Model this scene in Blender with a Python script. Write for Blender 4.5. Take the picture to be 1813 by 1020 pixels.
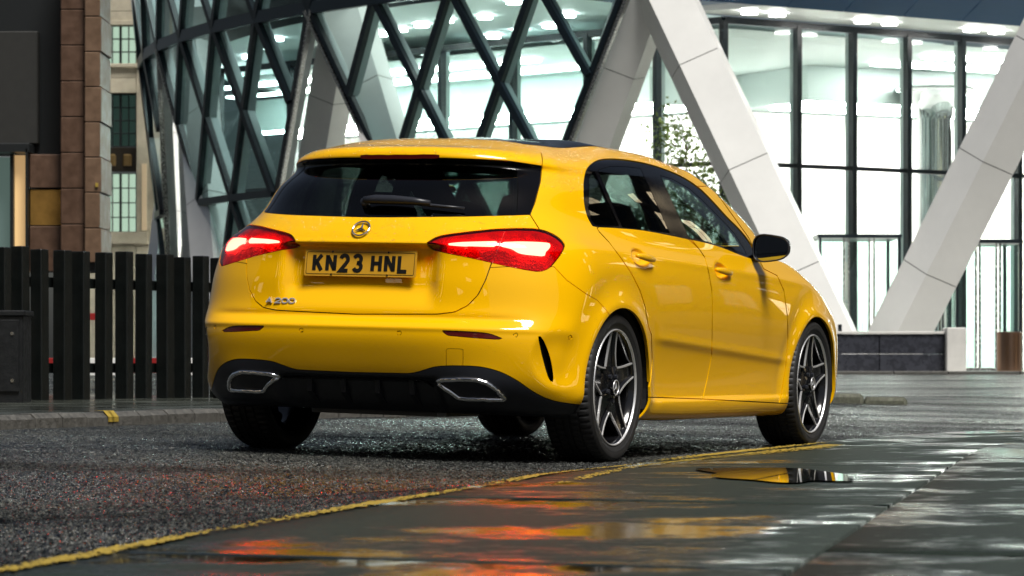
import bpy, bmesh, math, random
import numpy as np
from mathutils import Vector, Matrix
random.seed(7); rng = np.random.default_rng(7)
for o in list(bpy.data.objects): bpy.data.objects.remove(o)
S = bpy.context.scene
COL = S.collection
R = math.radians
# ------------------------------------------------------------------ camera, sky, sun, exposure
FPX, CX, HOR = 5500.0, 906.5, 643.4          # focal length and horizon row for an 1813 px wide frame
CAMZ = 0.4035
cam = bpy.data.cameras.new('camera'); co = bpy.data.objects.new('camera', cam); COL.objects.link(co)
co.location = (0, 0, CAMZ); co.rotation_euler = (R(90), 0, 0)
cam.sensor_width = 36.0; cam.lens = FPX / 1813 * 36.0
cam.shift_y = (HOR - 510) / 1813.0
cam.clip_start = 0.1; cam.clip_end = 2000
cam.dof.use_dof = True; cam.dof.focus_distance = 13.6; cam.dof.aperture_fstop = 10.0
S.camera = co
S.render.engine = 'CYCLES'
SUN_EL, SUN_AZ = 58.0, 151.0                 # azimuth clockwise from +Y: behind the camera, a little left
w = bpy.data.worlds.new('World'); S.world = w; w.use_nodes = True
nt = w.node_tree; nt.nodes.clear()
sky = nt.nodes.new('ShaderNodeTexSky'); sky.sky_type = 'NISHITA'; sky.sun_disc = False
sky.sun_elevation = R(SUN_EL); sky.sun_rotation = R(SUN_AZ); sky.dust_density = 3.0; sky.air_density = 1.0
hs = nt.nodes.new('ShaderNodeHueSaturation'); hs.inputs['Saturation'].default_value = 0.75
bg = nt.nodes.new('ShaderNodeBackground'); bg.inputs[1].default_value = 0.030
wo = nt.nodes.new('ShaderNodeOutputWorld')
nt.links.new(sky.outputs[0], hs.inputs['Color']); nt.links.new(hs.outputs[0], bg.inputs[0]); nt.links.new(bg.outputs[0], wo.inputs[0])
sl = bpy.data.lights.new('sun', 'SUN'); sl.energy = 3.3; sl.angle = R(22); sl.color = (1.0, 0.97, 0.91)
so = bpy.data.objects.new('sun', sl); COL.objects.link(so)
so.rotation_euler = (R(90 - SUN_EL), 0, R(180 - SUN_AZ))
S.view_settings.view_transform = 'Standard'; S.view_settings.look = 'None'
S.view_settings.exposure = 0.56; S.view_settings.gamma = 1.0; S.view_settings.use_curve_mapping = False
S.cycles.max_bounces = 10; S.cycles.transparent_max_bounces = 24; S.cycles.glossy_bounces = 5
S.cycles.sample_clamp_indirect = 6.0; S.cycles.caustics_reflective = False; S.cycles.caustics_refractive = False
# ------------------------------------------------------------------ helpers
def tag(o, label=None, cat=None, group=None, kind=None):
    if label: o['label'] = label
    if cat: o['category'] = cat
    if group: o['group'] = group
    if kind: o['kind'] = kind
    return o
def empty(name, loc=(0, 0, 0), rz=0.0, label=None, cat=None, group=None):
    o = bpy.data.objects.new(name, None); COL.objects.link(o)
    o.location = loc; o.rotation_euler = (0, 0, rz); o.empty_display_size = 0.1
    return tag(o, label, cat, group)
def mesh_obj(name, verts, faces, mat=None, parent=None, smooth=False, normals=None, mats=None, fmat=None):
    me = bpy.data.meshes.new(name)
    verts = np.asarray(verts, dtype=np.float32).reshape(-1, 3)
    if isinstance(faces, np.ndarray):
        nf, k = faces.shape
        me.vertices.add(len(verts)); me.vertices.foreach_set('co', verts.ravel())
        me.loops.add(nf * k); me.loops.foreach_set('vertex_index', faces.astype(np.int32).ravel())
        me.polygons.add(nf)
        me.polygons.foreach_set('loop_start', np.arange(0, nf * k, k, dtype=np.int32))
        me.polygons.foreach_set('loop_total', np.full(nf, k, dtype=np.int32))
        me.update(calc_edges=True)
    else:
        me.from_pydata([tuple(v) for v in verts.tolist()], [], faces)
    me.validate()
    if smooth or normals is not None:
        me.polygons.foreach_set('use_smooth', [True] * len(me.polygons))
    if normals is not None:
        me.normals_split_custom_set_from_vertices([tuple(n) for n in np.asarray(normals).tolist()])
    for m in (mats or ([mat] if mat else [])): me.materials.append(m)
    if fmat is not None: me.polygons.foreach_set('material_index', np.asarray(fmat, dtype=np.int32))
    o = bpy.data.objects.new(name, me); COL.objects.link(o)
    if parent: o.parent = parent
    return o
class MB:
    """collects simple solids into ONE mesh"""
    def __init__(s): s.v = []; s.f = []
    def add(s, verts, faces):
        b = len(s.v); s.v += [tuple(map(float, p)) for p in verts]; s.f += [tuple(b + i for i in f) for f in faces]; return s
    def box(s, lo, hi):
        x0, y0, z0 = lo; x1, y1, z1 = hi
        return s.add([(x0,y0,z0),(x1,y0,z0),(x1,y1,z0),(x0,y1,z0),(x0,y0,z1),(x1,y0,z1),(x1,y1,z1),(x0,y1,z1)],
                     [(0,3,2,1),(4,5,6,7),(0,1,5,4),(1,2,6,5),(2,3,7,6),(3,0,4,7)])
    def bbox(s, lo, hi, b=0.01):
        """box with chamfered vertical and top edges"""
        x0,y0,z0 = lo; x1,y1,z1 = hi
        def ring(i, z): return [(x0+i+ (b if i==0 else 0),y0+i,z),(x1-i-(b if i==0 else 0),y0+i,z),(x1-i,y0+i+(b if i==0 else 0),z),(x1-i,y1-i-(b if i==0 else 0),z),
                                (x1-i-(b if i==0 else 0),y1-i,z),(x0+i+(b if i==0 else 0),y1-i,z),(x0+i,y1-i-(b if i==0 else 0),z),(x0+i,y0+i+(b if i==0 else 0),z)]
        rs = [ring(0,z0), ring(0,z1-b), ring(b,z1)]
        v = rs[0]+rs[1]+rs[2]; f = []
        for k in range(2):
            for i in range(8): f.append((k*8+i,k*8+(i+1)%8,(k+1)*8+(i+1)%8,(k+1)*8+i))
        f.append(tuple(range(16,24))); f.append(tuple(range(7,-1,-1)))
        return s.add(v, f)
    def beam(s, a, b, w, h, up=(0, 0, 1)):
        """box beam from a to b, w across (perpendicular to up), h along up"""
        a = Vector(a); b = Vector(b); d = (b - a).normalized(); u = Vector(up)
        r = d.cross(u).normalized(); u = r.cross(d).normalized()
        q = [(-w/2,-h/2),(w/2,-h/2),(w/2,h/2),(-w/2,h/2)]
        v = [a + r*x + u*y for x, y in q] + [b + r*x + u*y for x, y in q]
        return s.add(v, [(0,3,2,1),(4,5,6,7),(0,1,5,4),(1,2,6,5),(2,3,7,6),(3,0,4,7)])
    def prism(s, poly, d):
        """extrude a 3D polygon (list of points) by vector d"""
        n = len(poly); d = Vector(d); v = [Vector(p) for p in poly]; v += [p + d for p in v]
        return s.add(v, [tuple(range(n-1,-1,-1)), tuple(range(n, 2*n))] + [(i,(i+1)%n,n+(i+1)%n,n+i) for i in range(n)])
    def cyl(s, c, r, h, n=24, axis='z', r2=None):
        r2 = r if r2 is None else r2; v = []
        for k, (hh, rr) in enumerate(((0, r), (h, r2))):
            for i in range(n):
                a = 2*math.pi*i/n; p = (rr*math.cos(a), rr*math.sin(a), hh)
                if axis == 'x': p = (p[2], p[0], p[1])
                if axis == 'y': p = (p[1], p[2], p[0])
                v.append((c[0]+p[0], c[1]+p[1], c[2]+p[2]))
        return s.add(v, [tuple(range(n-1,-1,-1)), tuple(range(n, 2*n))] + [(i,(i+1)%n,n+(i+1)%n,n+i) for i in range(n)])
    def tube(s, pts, r, n=8, closed=False):
        pts = [Vector(p) for p in pts]; m = len(pts); rr = r if hasattr(r, '__len__') else [r]*m
        v = []; prev = None
        for i, p in enumerate(pts):
            if closed: t = pts[(i+1) % m] - pts[i-1]
            else: t = pts[min(i+1, m-1)] - pts[max(i-1, 0)]
            t.normalize()
            if prev is None:
                u = t.cross(Vector((0, 0, 1)));
                if u.length < 1e-3: u = t.cross(Vector((1, 0, 0)))
            else: u = prev - t * prev.dot(t)
            u.normalize(); prev = u; q = t.cross(u)
            for k in range(n):
                a = 2*math.pi*k/n; v.append(p + (u*math.cos(a) + q*math.sin(a)) * rr[i])
        f = []
        for i in range(m if closed else m-1):
            for k in range(n): f.append((i*n+k, i*n+(k+1) % n, ((i+1) % m)*n+(k+1) % n, ((i+1) % m)*n+k))
        if not closed: f += [tuple(range(n-1,-1,-1)), tuple(range((m-1)*n, m*n))]
        return s.add(v, f)
    def lathe(s, prof, n=64, axis='y', c=(0, 0, 0), closed=False):
        """profile of (radius, along) revolved about an axis"""
        v = []; m = len(prof)
        for i in range(n):
            a = 2*math.pi*i/n
            for r, t in prof:
                p = (r*math.cos(a), t, r*math.sin(a)) if axis == 'y' else (r*math.cos(a), r*math.sin(a), t)
                v.append((c[0]+p[0], c[1]+p[1], c[2]+p[2]))
        f = []
        for i in range(n):
            for k in range(m if closed else m-1):
                f.append((i*m+k, i*m+(k+1) % m, ((i+1) % n)*m+(k+1) % m, ((i+1) % n)*m+k))
        return s.add(v, f)
    def build(s, name, mat=None, parent=None, smooth=False, angle=None):
        o = mesh_obj(name, s.v, s.f, mat, parent, smooth or angle is not None)
        bm = bmesh.new(); bm.from_mesh(o.data); bmesh.ops.recalc_face_normals(bm, faces=bm.faces[:])
        if angle is not None:
            for e in bm.edges:
                if len(e.link_faces) == 2 and e.calc_face_angle(0) > R(angle): e.smooth = False
        bm.to_mesh(o.data); bm.free()
        return o
def copy_tree(o, parent=None):
    c = o.copy(); COL.objects.link(c)
    if parent: c.parent = parent
    for ch in [k for k in bpy.data.objects if k.parent == o]: copy_tree(ch, c)
    return c
def PX(px, py, Y):
    """world point seen at photo pixel at depth Y (used only to work out real positions)"""
    return ((px - CX) / FPX * Y, Y, CAMZ - (py - HOR) / FPX * Y)

# ------------------------------------------------------------------ materials
MATS = {}
def mat(name, col=(.5, .5, .5), rough=.5, metal=0.0, spec=.5, coat=0.0, coat_rough=.03, emit=None, estr=0.0, var=0.0, vscale=8.0, bump=0.0, bscale=60.0, rvar=0.0, coords='Object'):
    m = bpy.data.materials.new(name); m.use_nodes = True; n = m.node_tree.nodes; l = m.node_tree.links
    b = n['Principled BSDF']; b.inputs['Base Color'].default_value = (*col, 1); b.inputs['Roughness'].default_value = rough
    b.inputs['Metallic'].default_value = metal; b.inputs['Specular IOR Level'].default_value = spec
    b.inputs['Coat Weight'].default_value = coat; b.inputs['Coat Roughness'].default_value = coat_rough
    if emit: b.inputs['Emission Color'].default_value = (*emit, 1); b.inputs['Emission Strength'].default_value = estr
    tc = n.new('ShaderNodeTexCoord')
    if var or rvar:
        t = n.new('ShaderNodeTexNoise'); t.inputs['Scale'].default_value = vscale; t.inputs['Detail'].default_value = 7; t.inputs['Roughness'].default_value = .65
        l.new(tc.outputs[coords], t.inputs['Vector'])
        if var:
            r = n.new('ShaderNodeValToRGB'); r.color_ramp.elements[0].position = .28; r.color_ramp.elements[1].position = .72
            r.color_ramp.elements[0].color = (*[max(0, c*(1-var)) for c in col], 1); r.color_ramp.elements[1].color = (*[min(1, c*(1+var)) for c in col], 1)
            l.new(t.outputs[0], r.inputs[0]); l.new(r.outputs[0], b.inputs['Base Color'])
        if rvar:
            mr = n.new('ShaderNodeMapRange'); mr.inputs[1].default_value = .3; mr.inputs[2].default_value = .7
            mr.inputs[3].default_value = max(.02, rough - rvar); mr.inputs[4].default_value = min(1, rough + rvar)
            l.new(t.outputs[0], mr.inputs[0]); l.new(mr.outputs[0], b.inputs['Roughness'])
    if bump:
        t2 = n.new('ShaderNodeTexNoise'); t2.inputs['Scale'].default_value = bscale; t2.inputs['Detail'].default_value = 5
        l.new(tc.outputs[coords], t2.inputs['Vector'])
        bp = n.new('ShaderNodeBump'); bp.inputs['Strength'].default_value = bump; bp.inputs['Distance'].default_value = .01
        l.new(t2.outputs[0], bp.inputs['Height']); l.new(bp.outputs[0], b.inputs['Normal'])
    MATS[name] = m; return m
def glass(name, tint=(.7, .8, .78), ior=1.5, gloss=(1, 1, 1), rough=0.0):
    """thin pane: tinted see-through plus Fresnel mirror"""
    m = bpy.data.materials.new(name); m.use_nodes = True; n = m.node_tree.nodes; l = m.node_tree.links; n.clear()
    out = n.new('ShaderNodeOutputMaterial'); mx = n.new('ShaderNodeMixShader'); fr = n.new('ShaderNodeFresnel')
    ge = n.new('ShaderNodeNewGeometry'); ir = n.new('ShaderNodeMapRange'); ir.inputs[3].default_value = ior; ir.inputs[4].default_value = 1/ior   # same mirror from both sides of the sheet
    l.new(ge.outputs['Backfacing'], ir.inputs[0]); l.new(ir.outputs[0], fr.inputs[0])
    tr = n.new('ShaderNodeBsdfTransparent'); tr.inputs[0].default_value = (*tint, 1)
    gl = n.new('ShaderNodeBsdfGlossy'); gl.inputs[0].default_value = (*gloss, 1); gl.inputs[1].default_value = rough
    l.new(fr.outputs[0], mx.inputs[0]); l.new(tr.outputs[0], mx.inputs[1]); l.new(gl.outputs[0], mx.inputs[2]); l.new(mx.outputs[0], out.inputs[0])
    MATS[name] = m; return m
# ------------------------------------------------------------------ material list
M_paint = mat('yellow_paint', (.86, .455, .001), .40, coat=1.0, coat_rough=.010, spec=.04)
M_black = mat('gloss_black', (.003, .003, .004), .14, spec=.22)
M_plastic = mat('satin_black_plastic', (.018, .020, .027), .36, bump=.03, bscale=900)
M_dark = mat('matt_black_liner', (.006, .006, .006), .8)
M_chrome = mat('chrome', (.85, .86, .88), .06, metal=1)
M_alu = mat('machined_aluminium', (.80, .80, .81), .34, metal=.7)
M_wheel = mat('black_wheel_lacquer', (.005, .005, .006), .14, coat=.15)
M_rubber = mat('tyre_rubber', (.016, .016, .017), .55, var=.3, vscale=30, bump=.06, bscale=300)
M_disc = mat('brake_disc_steel', (.45, .45, .46), .3, metal=1, bump=.05, bscale=200)
M_cab = mat('cabin_black', (.010, .010, .011), .7)
M_tint = glass('privacy_glass', (.17, .21, .20)); M_clear = glass('door_glass', (.38, .47, .44)); M_rear = glass('rear_privacy_glass', (.085, .11, .105))
M_lens = glass('red_lens', (.90, .030, .022), ior=1.45)
M_house = mat('lamp_housing', (.50, .02, .016), .22, var=.5, vscale=22, bump=.7, bscale=110)
M_bar = mat('lit_lamp_bar', (.9, .5, .45), .4, emit=(1, .62, .55), estr=46.0)
M_refl = mat('red_reflector', (.09, .004, .004), .12, coat=.6, bump=.3, bscale=500)
M_brk = mat('dark_red_brake_lamp', (.07, .005, .004), .12, coat=.5)
M_plate = mat('yellow_number_plate', (.60, .31, .02), .35, coat=.3)
M_ink = mat('black_print', (.006, .006, .006), .4)
M_mirror = mat('mirror_glass', (.35, .40, .45), .02, metal=1)
M_white = mat('white_cladding', (.75, .75, .73), .34, var=.07, vscale=.7, rvar=.06)
M_joint = mat('joint_gasket', (.05, .05, .05), .7)
M_frame = mat('dark_steel_frame', (.006, .013, .019), .32)
M_fin = mat('fin_aluminium', (.46, .52, .52), .35)
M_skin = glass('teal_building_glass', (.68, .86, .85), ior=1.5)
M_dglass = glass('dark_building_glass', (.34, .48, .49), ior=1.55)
M_lobby = glass('lobby_glass', (.86, .95, .93), ior=1.5)
M_vest = glass('entrance_glass', (.80, .93, .90), ior=1.5)
M_int = mat('white_interior', (.84, .84, .82), .6)
M_intteal = mat('pale_teal_ceiling', (.70, .79, .78), .5)
M_lamp = mat('lit_ceiling_lamp', (1, 1, 1), .5, emit=(1, .965, .90), estr=20.0)
M_down = mat('lit_downlight', (1, 1, 1), .5, emit=(1, .97, .93), estr=22.0)
M_cove = mat('lit_cove_strip', (1, 1, 1), .5, emit=(1, .965, .91), estr=56.0)
M_soff = mat('white_soffit', (.78, .80, .78), .4)
M_blue = mat('dark_blue_panel', (.008, .060, .150), .5, spec=.2)
M_floor = mat('lobby_floor', (.55, .54, .52), .25)
M_slat = mat('black_painted_timber', (.0030, .0045, .0042), .40, var=.5, vscale=14, bump=.15, bscale=40, spec=.4)
M_cabinet = mat('black_painted_steel', (.008, .009, .010), .38, bump=.15, bscale=60, rvar=.12, vscale=20)
M_stone = mat('brown_granite', (.085, .046, .028), .42, var=.38, vscale=6, bump=.12, bscale=90, rvar=.12)
M_stone2 = mat('tan_granite', (.135, .082, .050), .42, var=.32, vscale=6, bump=.12, bscale=90, rvar=.12)
M_cream = mat('cream_limestone', (.40, .36, .27), .75, var=.22, vscale=2.0, bump=.2, bscale=40)
M_bronze = mat('bronze_panel', (.035, .028, .020), .35, metal=.5)
M_winfr = mat('black_window_steel', (.010, .012, .013), .4)
M_pane = glass('office_pane', (.52, .60, .58), ior=1.5)
M_warm = mat('lit_warm_interior', (.8, .55, .25), .6, emit=(1, .62, .28), estr=.30)
M_cool = mat('lit_office_interior', (.7, .75, .65), .6, emit=(.92, .95, .78), estr=1.3)
M_steel = mat('brushed_steel', (.55, .55, .54), .25, metal=1, rvar=.08, vscale=30)
M_copper = mat('bronze_steel', (.42, .27, .19), .28, metal=1)
M_grey = mat('light_grey_stone', (.62, .61, .58), .5, var=.12, vscale=3)
M_wall = mat('dark_granite_wall', (.030, .032, .042), .28, var=.5, vscale=7, rvar=.1)
M_kerb = mat('granite_kerb', (.085, .082, .074), .5, var=.5, vscale=26, bump=.5, bscale=70, rvar=.2)
M_ypaint = mat('worn_yellow_paint', (.33, .23, .03), .6, var=.35, vscale=40, bump=.3, bscale=160)
M_red = mat('red_barrier_board', (.25, .012, .012), .4); M_wht = mat('white_barrier_board', (.7, .7, .68), .5)
M_leafA = mat('fresh_leaves', (.10, .15, .022), .5, var=.5, vscale=2); M_leafB = mat('dark_leaves', (.035, .085, .018), .5, var=.5, vscale=2)
M_bark = mat('tree_bark', (.10, .075, .05), .8, var=.4, vscale=20, bump=.5, bscale=50)
M_brick = mat('street_stone', (.045, .038, .032), .8, var=.3, vscale=1.5)

def asphalt():
    m = bpy.data.materials.new('wet_asphalt'); m.use_nodes = True; n = m.node_tree.nodes; l = m.node_tree.links; b = n['Principled BSDF']
    g = n.new('ShaderNodeNewGeometry')
    v = n.new('ShaderNodeTexVoronoi'); v.inputs['Scale'].default_value = 95; v.inputs['Randomness'].default_value = 1; l.new(g.outputs['Position'], v.inputs['Vector'])
    v2 = n.new('ShaderNodeTexVoronoi'); v2.inputs['Scale'].default_value = 42; l.new(g.outputs['Position'], v2.inputs['Vector'])
    big = n.new('ShaderNodeTexNoise'); big.inputs['Scale'].default_value = .55; big.inputs['Detail'].default_value = 6; l.new(g.outputs['Position'], big.inputs['Vector'])
    # stone colours
    cr = n.new('ShaderNodeValToRGB'); e = cr.color_ramp.elements; e[0].color = (.004, .006, .007, 1); e[1].color = (.13, .135, .128, 1); e[0].position = .35; e[1].position = 1.0
    sep = n.new('ShaderNodeSeparateColor'); l.new(v.outputs['Color'], sep.inputs[0]); l.new(sep.outputs[0], cr.inputs[0])
    mixb = n.new('ShaderNodeMix'); mixb.data_type = 'RGBA'; mixb.blend_type = 'MULTIPLY'; mixb.inputs[0].default_value = 1
    br = n.new('ShaderNodeValToRGB'); br.color_ramp.elements[0].color = (.28, .31, .34, 1); br.color_ramp.elements[1].color = (1.6, 1.55, 1.42, 1); br.color_ramp.elements[0].position = .35; br.color_ramp.elements[1].position = .68
    l.new(big.outputs[0], br.inputs[0]); l.new(cr.outputs[0], mixb.inputs[6]); l.new(br.outputs[0], mixb.inputs[7]); l.new(mixb.outputs[2], b.inputs['Base Color'])
    mr = n.new('ShaderNodeMapRange'); mr.inputs[1].default_value = 0; mr.inputs[2].default_value = 1; mr.inputs[3].default_value = .12; mr.inputs[4].default_value = .50
    l.new(sep.outputs[1], mr.inputs[0])
    mp = n.new('ShaderNodeMapping'); mp.inputs['Scale'].default_value = (.35, 1.0, 1.0); l.new(g.outputs['Position'], mp.inputs[0])
    pt = n.new('ShaderNodeTexNoise'); pt.inputs['Scale'].default_value = .8; pt.inputs['Detail'].default_value = 8; pt.inputs['Roughness'].default_value = .65; l.new(mp.outputs[0], pt.inputs['Vector'])
    pm = n.new('ShaderNodeMapRange'); pm.inputs[1].default_value = .42; pm.inputs[2].default_value = .60; pm.inputs[3].default_value = .55; pm.inputs[4].default_value = 1.7; l.new(pt.outputs[0], pm.inputs[0])
    rm = n.new('ShaderNodeMath'); rm.operation = 'MULTIPLY'; l.new(mr.outputs[0], rm.inputs[0]); l.new(pm.outputs[0], rm.inputs[1]); l.new(rm.outputs[0], b.inputs['Roughness'])
    sm_ = n.new('ShaderNodeMapRange'); sm_.inputs[1].default_value = .42; sm_.inputs[2].default_value = .60; sm_.inputs[3].default_value = .6; sm_.inputs[4].default_value = .12; l.new(pt.outputs[0], sm_.inputs[0]); l.new(sm_.outputs[0], b.inputs['Specular IOR Level'])
    # chippings proud of the binder
    ad = n.new('ShaderNodeMath'); ad.operation = 'ADD'; l.new(v.outputs['Distance'], ad.inputs[0]); l.new(v2.outputs['Distance'], ad.inputs[1])
    mu = n.new('ShaderNodeMath'); mu.operation = 'MULTIPLY'; mu.inputs[1].default_value = -1; l.new(ad.outputs[0], mu.inputs[0])
    bp = n.new('ShaderNodeBump'); bp.inputs['Strength'].default_value = 1.0; bp.inputs['Distance'].default_value = .022; l.new(mu.outputs[0], bp.inputs['Height']); l.new(bp.outputs[0], b.inputs['Normal'])
    return m
def paving():
    """damp concrete slabs: film of water in low patches, drier and rougher on the high ones"""
    m = bpy.data.materials.new('damp_paving'); m.use_nodes = True; n = m.node_tree.nodes; l = m.node_tree.links; b = n['Principled BSDF']
    g = n.new('ShaderNodeNewGeometry')
    def noise(sc, det, ro=.6, vec=None):
        t = n.new('ShaderNodeTexNoise'); t.inputs['Scale'].default_value = sc; t.inputs['Detail'].default_value = det; t.inputs['Roughness'].default_value = ro; l.new(vec or g.outputs['Position'], t.inputs['Vector']); return t.outputs[0]
    def mth(op, a_, b_):
        t = n.new('ShaderNodeMath'); t.operation = op
        for k_, q_ in enumerate((a_, b_)):
            if isinstance(q_, (int, float)): t.inputs[k_].default_value = q_
            else: l.new(q_, t.inputs[k_])
        return t.outputs[0]
    def rng_(v, a_, b_, c_, d_):
        t = n.new('ShaderNodeMapRange'); 
        for k_, q_ in zip((1, 2, 3, 4), (a_, b_, c_, d_)): t.inputs[k_].default_value = q_
        l.new(v, t.inputs[0]); return t.outputs[0]
    big = noise(1.1, 8, .62); mid = noise(11, 6, .65); fine = noise(170, 4, .6); grit = noise(55, 5, .7)
    wetv = mth('ADD', big, mth('MULTIPLY', mth('SUBTRACT', mid, .5), .28)); wet = rng_(wetv, .49, .60, 0, 1)
    c = n.new('ShaderNodeValToRGB'); c.color_ramp.elements[0].color = (.025, .034, .030, 1); c.color_ramp.elements[1].color = (.009, .013, .012, 1); l.new(wet, c.inputs[0])
    f2 = n.new('ShaderNodeValToRGB'); f2.color_ramp.elements[0].color = (.35, .36, .36, 1); f2.color_ramp.elements[1].color = (1.7, 1.65, 1.55, 1); f2.color_ramp.elements[0].position = .34; f2.color_ramp.elements[1].position = .66
    l.new(mth('ADD', mth('MULTIPLY', grit, .6), mth('MULTIPLY', fine, .4)), f2.inputs[0])
    sp = n.new('ShaderNodeMix'); sp.data_type = 'RGBA'; sp.blend_type = 'MULTIPLY'; sp.inputs[0].default_value = .85; l.new(c.outputs[0], sp.inputs[6]); l.new(f2.outputs[0], sp.inputs[7]); l.new(sp.outputs[2], b.inputs['Base Color'])
    l.new(rng_(wet, 0, 1, .52, .07), b.inputs['Roughness']); l.new(rng_(wet, 0, 1, .05, .5), b.inputs['Specular IOR Level'])
    h = mth('ADD', mth('MULTIPLY', fine, .35), mth('ADD', mth('MULTIPLY', grit, .9), mth('MULTIPLY', mid, 1.2)))
    bp = n.new('ShaderNodeBump'); bp.inputs['Distance'].default_value = .006; l.new(rng_(wet, 0, 1, .60, .08), bp.inputs['Strength']); l.new(h, bp.inputs['Height']); l.new(bp.outputs[0], b.inputs['Normal'])
    return m
M_asph = asphalt(); M_pave = paving()
M_water = mat('puddle_water', (.012, .014, .013), .015, spec=.6)
# ------------------------------------------------------------------ ground: cambered road, flush paving, far pavement
CTX, CTY = -0.3701, 13.6914
_S, _C = math.sin(.4082), math.cos(.4082)
def car_plan(x, y):
    dx, dy = x-CTX, y-CTY
    return dx*_S+dy*_C, -dx*_C+dy*_S                 # along the car, to the car's left
def from_car(l, q): return CTX+l*_S-q*_C, CTY+l*_C+q*_S
def sms(a, b, x):
    t = np.clip((np.asarray(x, float)-a)/(b-a), 0, 1); return t*t*(3-2*t)
def gz(x, y):
    l, q = car_plan(np.asarray(x, float), np.asarray(y, float))
    qq = np.clip(q, -1.12, 2.1)
    return .0282*qq + .16*sms(23, 52, y) + .034*sms(1.12, 1.75, -q)*sms(11, 7, l)      # camber, far rise, paving lifting gently from the gutter
def G0(px, py):
    """ground point under a photo pixel (few fixed-point steps on the height function)"""
    z = 0.0
    for _ in range(12):
        Y = FPX*(CAMZ-z)/(py-HOR); X = (px-CX)/FPX*Y; z = float(gz(X, Y))
    return X, Y, z
xs = np.r_[-900, -300, -120, -60, np.linspace(-34, -8, 14), np.linspace(-7.5, 8, 125), np.linspace(9, 34, 14), 60, 120, 300, 900]
ys = np.r_[-900, -300, -100, -40, -15, np.linspace(-6, 3, 6), np.linspace(3.4, 26, 180), np.linspace(27, 60, 34), 80, 130, 300, 900]
X, Yg = np.meshgrid(xs, ys); Zg = gz(X, Yg)
ii = np.arange(X.size).reshape(X.shape)
q = np.stack([ii[:-1, :-1], ii[:-1, 1:], ii[1:, 1:], ii[1:, :-1]], -1).reshape(-1, 4)
ground = tag(mesh_obj('road', np.stack([X, Yg, Zg], -1).reshape(-1, 3), q, M_asph, smooth=True), kind='structure')
# loose-textured chippings: the near part of the road as a fine relief, so that stones stand proud at this low angle
def chippings():
    Y = [5.2]
    while Y[-1] < 50: Y.append(Y[-1]+.0064*(Y[-1]/6)**1.4)
    Y = np.array(Y); nx = 480; u = np.linspace(-.176, .176, nx+1)
    YY = np.repeat(Y[:, None], nx+1, 1); XX = u[None]*YY
    st = .352*YY/nx; XX = XX+rng.uniform(-.45, .45, XX.shape)*st; YY = YY+rng.uniform(-.45, .45, YY.shape)*.0064*(YY/6)**1.4
    l, q = car_plan(XX, YY); h = rng.random(XX.shape)**2.2*.0072*np.minimum(1, (13.5/YY)**1.1)
    V = np.stack([XX, YY, gz(XX, YY)+.002+h], -1); i = np.arange(XX.size).reshape(XX.shape)
    f = np.stack([i[:-1, :-1], i[:-1, 1:], i[1:, 1:], i[1:, :-1]], -1)
    ed = np.interp(l, [p[0] for p in EDGE], [p[1] for p in EDGE]); ok = ((q > ed+.004) | (l > EDGE[-1][0])) & ((q < 2.9) | ((YY > 25) & (XX > 1.2)))
    f = f[ok[:-1, :-1] & ok[1:, 1:] & ok[:-1, 1:] & ok[1:, :-1]]
    used, inv = np.unique(f, return_inverse=True)
    return tag(mesh_obj('road_chippings', V.reshape(-1, 3)[used], inv.reshape(-1, 4), M_asph), 'coarse wet asphalt chippings of the road surface', 'asphalt', kind='stuff')
# -- flush concrete paving beside the gutter (car-plan coordinates l, q)
def plan_of(px, py):
    x, y, z = G0(px, py); return tuple(float(v) for v in car_plan(x, y))
EDGE = [plan_of(*p) for p in ((30, 1015), (210, 980), (400, 945), (620, 906), (840, 869), (990, 846), (1140, 825), (1260, 810), (1380, 797), (1510, 783), (1640, 773), (1740, 768), (1813, 765.5))]
d0 = np.subtract(EDGE[0], EDGE[2])/np.linalg.norm(np.subtract(EDGE[0], EDGE[2])); EDGE = [tuple(np.add(EDGE[0], d0*k)) for k in (5.0, 2.2)]+EDGE
d1 = np.subtract(EDGE[-1], EDGE[-3])/np.linalg.norm(np.subtract(EDGE[-1], EDGE[-3])); EDGE += [tuple(np.add(EDGE[-1], d1*k)+np.array([0, -.18*k*k])) for k in (1.0, 2.0)]
jr = [plan_of(*p) for p in ((1415, 1020), (1490, 970), (1560, 920), (1640, 866), (1720, 810))]
dj = np.subtract(jr[0], jr[2])/np.linalg.norm(np.subtract(jr[0], jr[2])); de = np.subtract(jr[-1], jr[-2])/np.linalg.norm(np.subtract(jr[-1], jr[-2]))
JOINT = [tuple(np.add(jr[0], dj*k)) for k in (6.0, 2.5)]+jr+[tuple(np.add(jr[-1], de*k)+np.array([0, -.03*k*k])) for k in (1.5, 3.2, 6.0)]
chippings()
def dens(P, n=8):
    P = np.array(P); out = []
    for i in range(len(P)-1):
        p0 = P[max(i-1, 0)]; p1 = P[i]; p2 = P[i+1]; p3 = P[min(i+2, len(P)-1)]
        for k in range(n):
            t = k/n; out.append(.5*((2*p1)+(-p0+p2)*t+(2*p0-5*p1+4*p2-p3)*t*t+(-p0+3*p1-3*p2+p3)*t**3))
    out.append(P[-1]); return np.array(out)
ED, JO = dens(EDGE), dens(JOINT)
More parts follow.
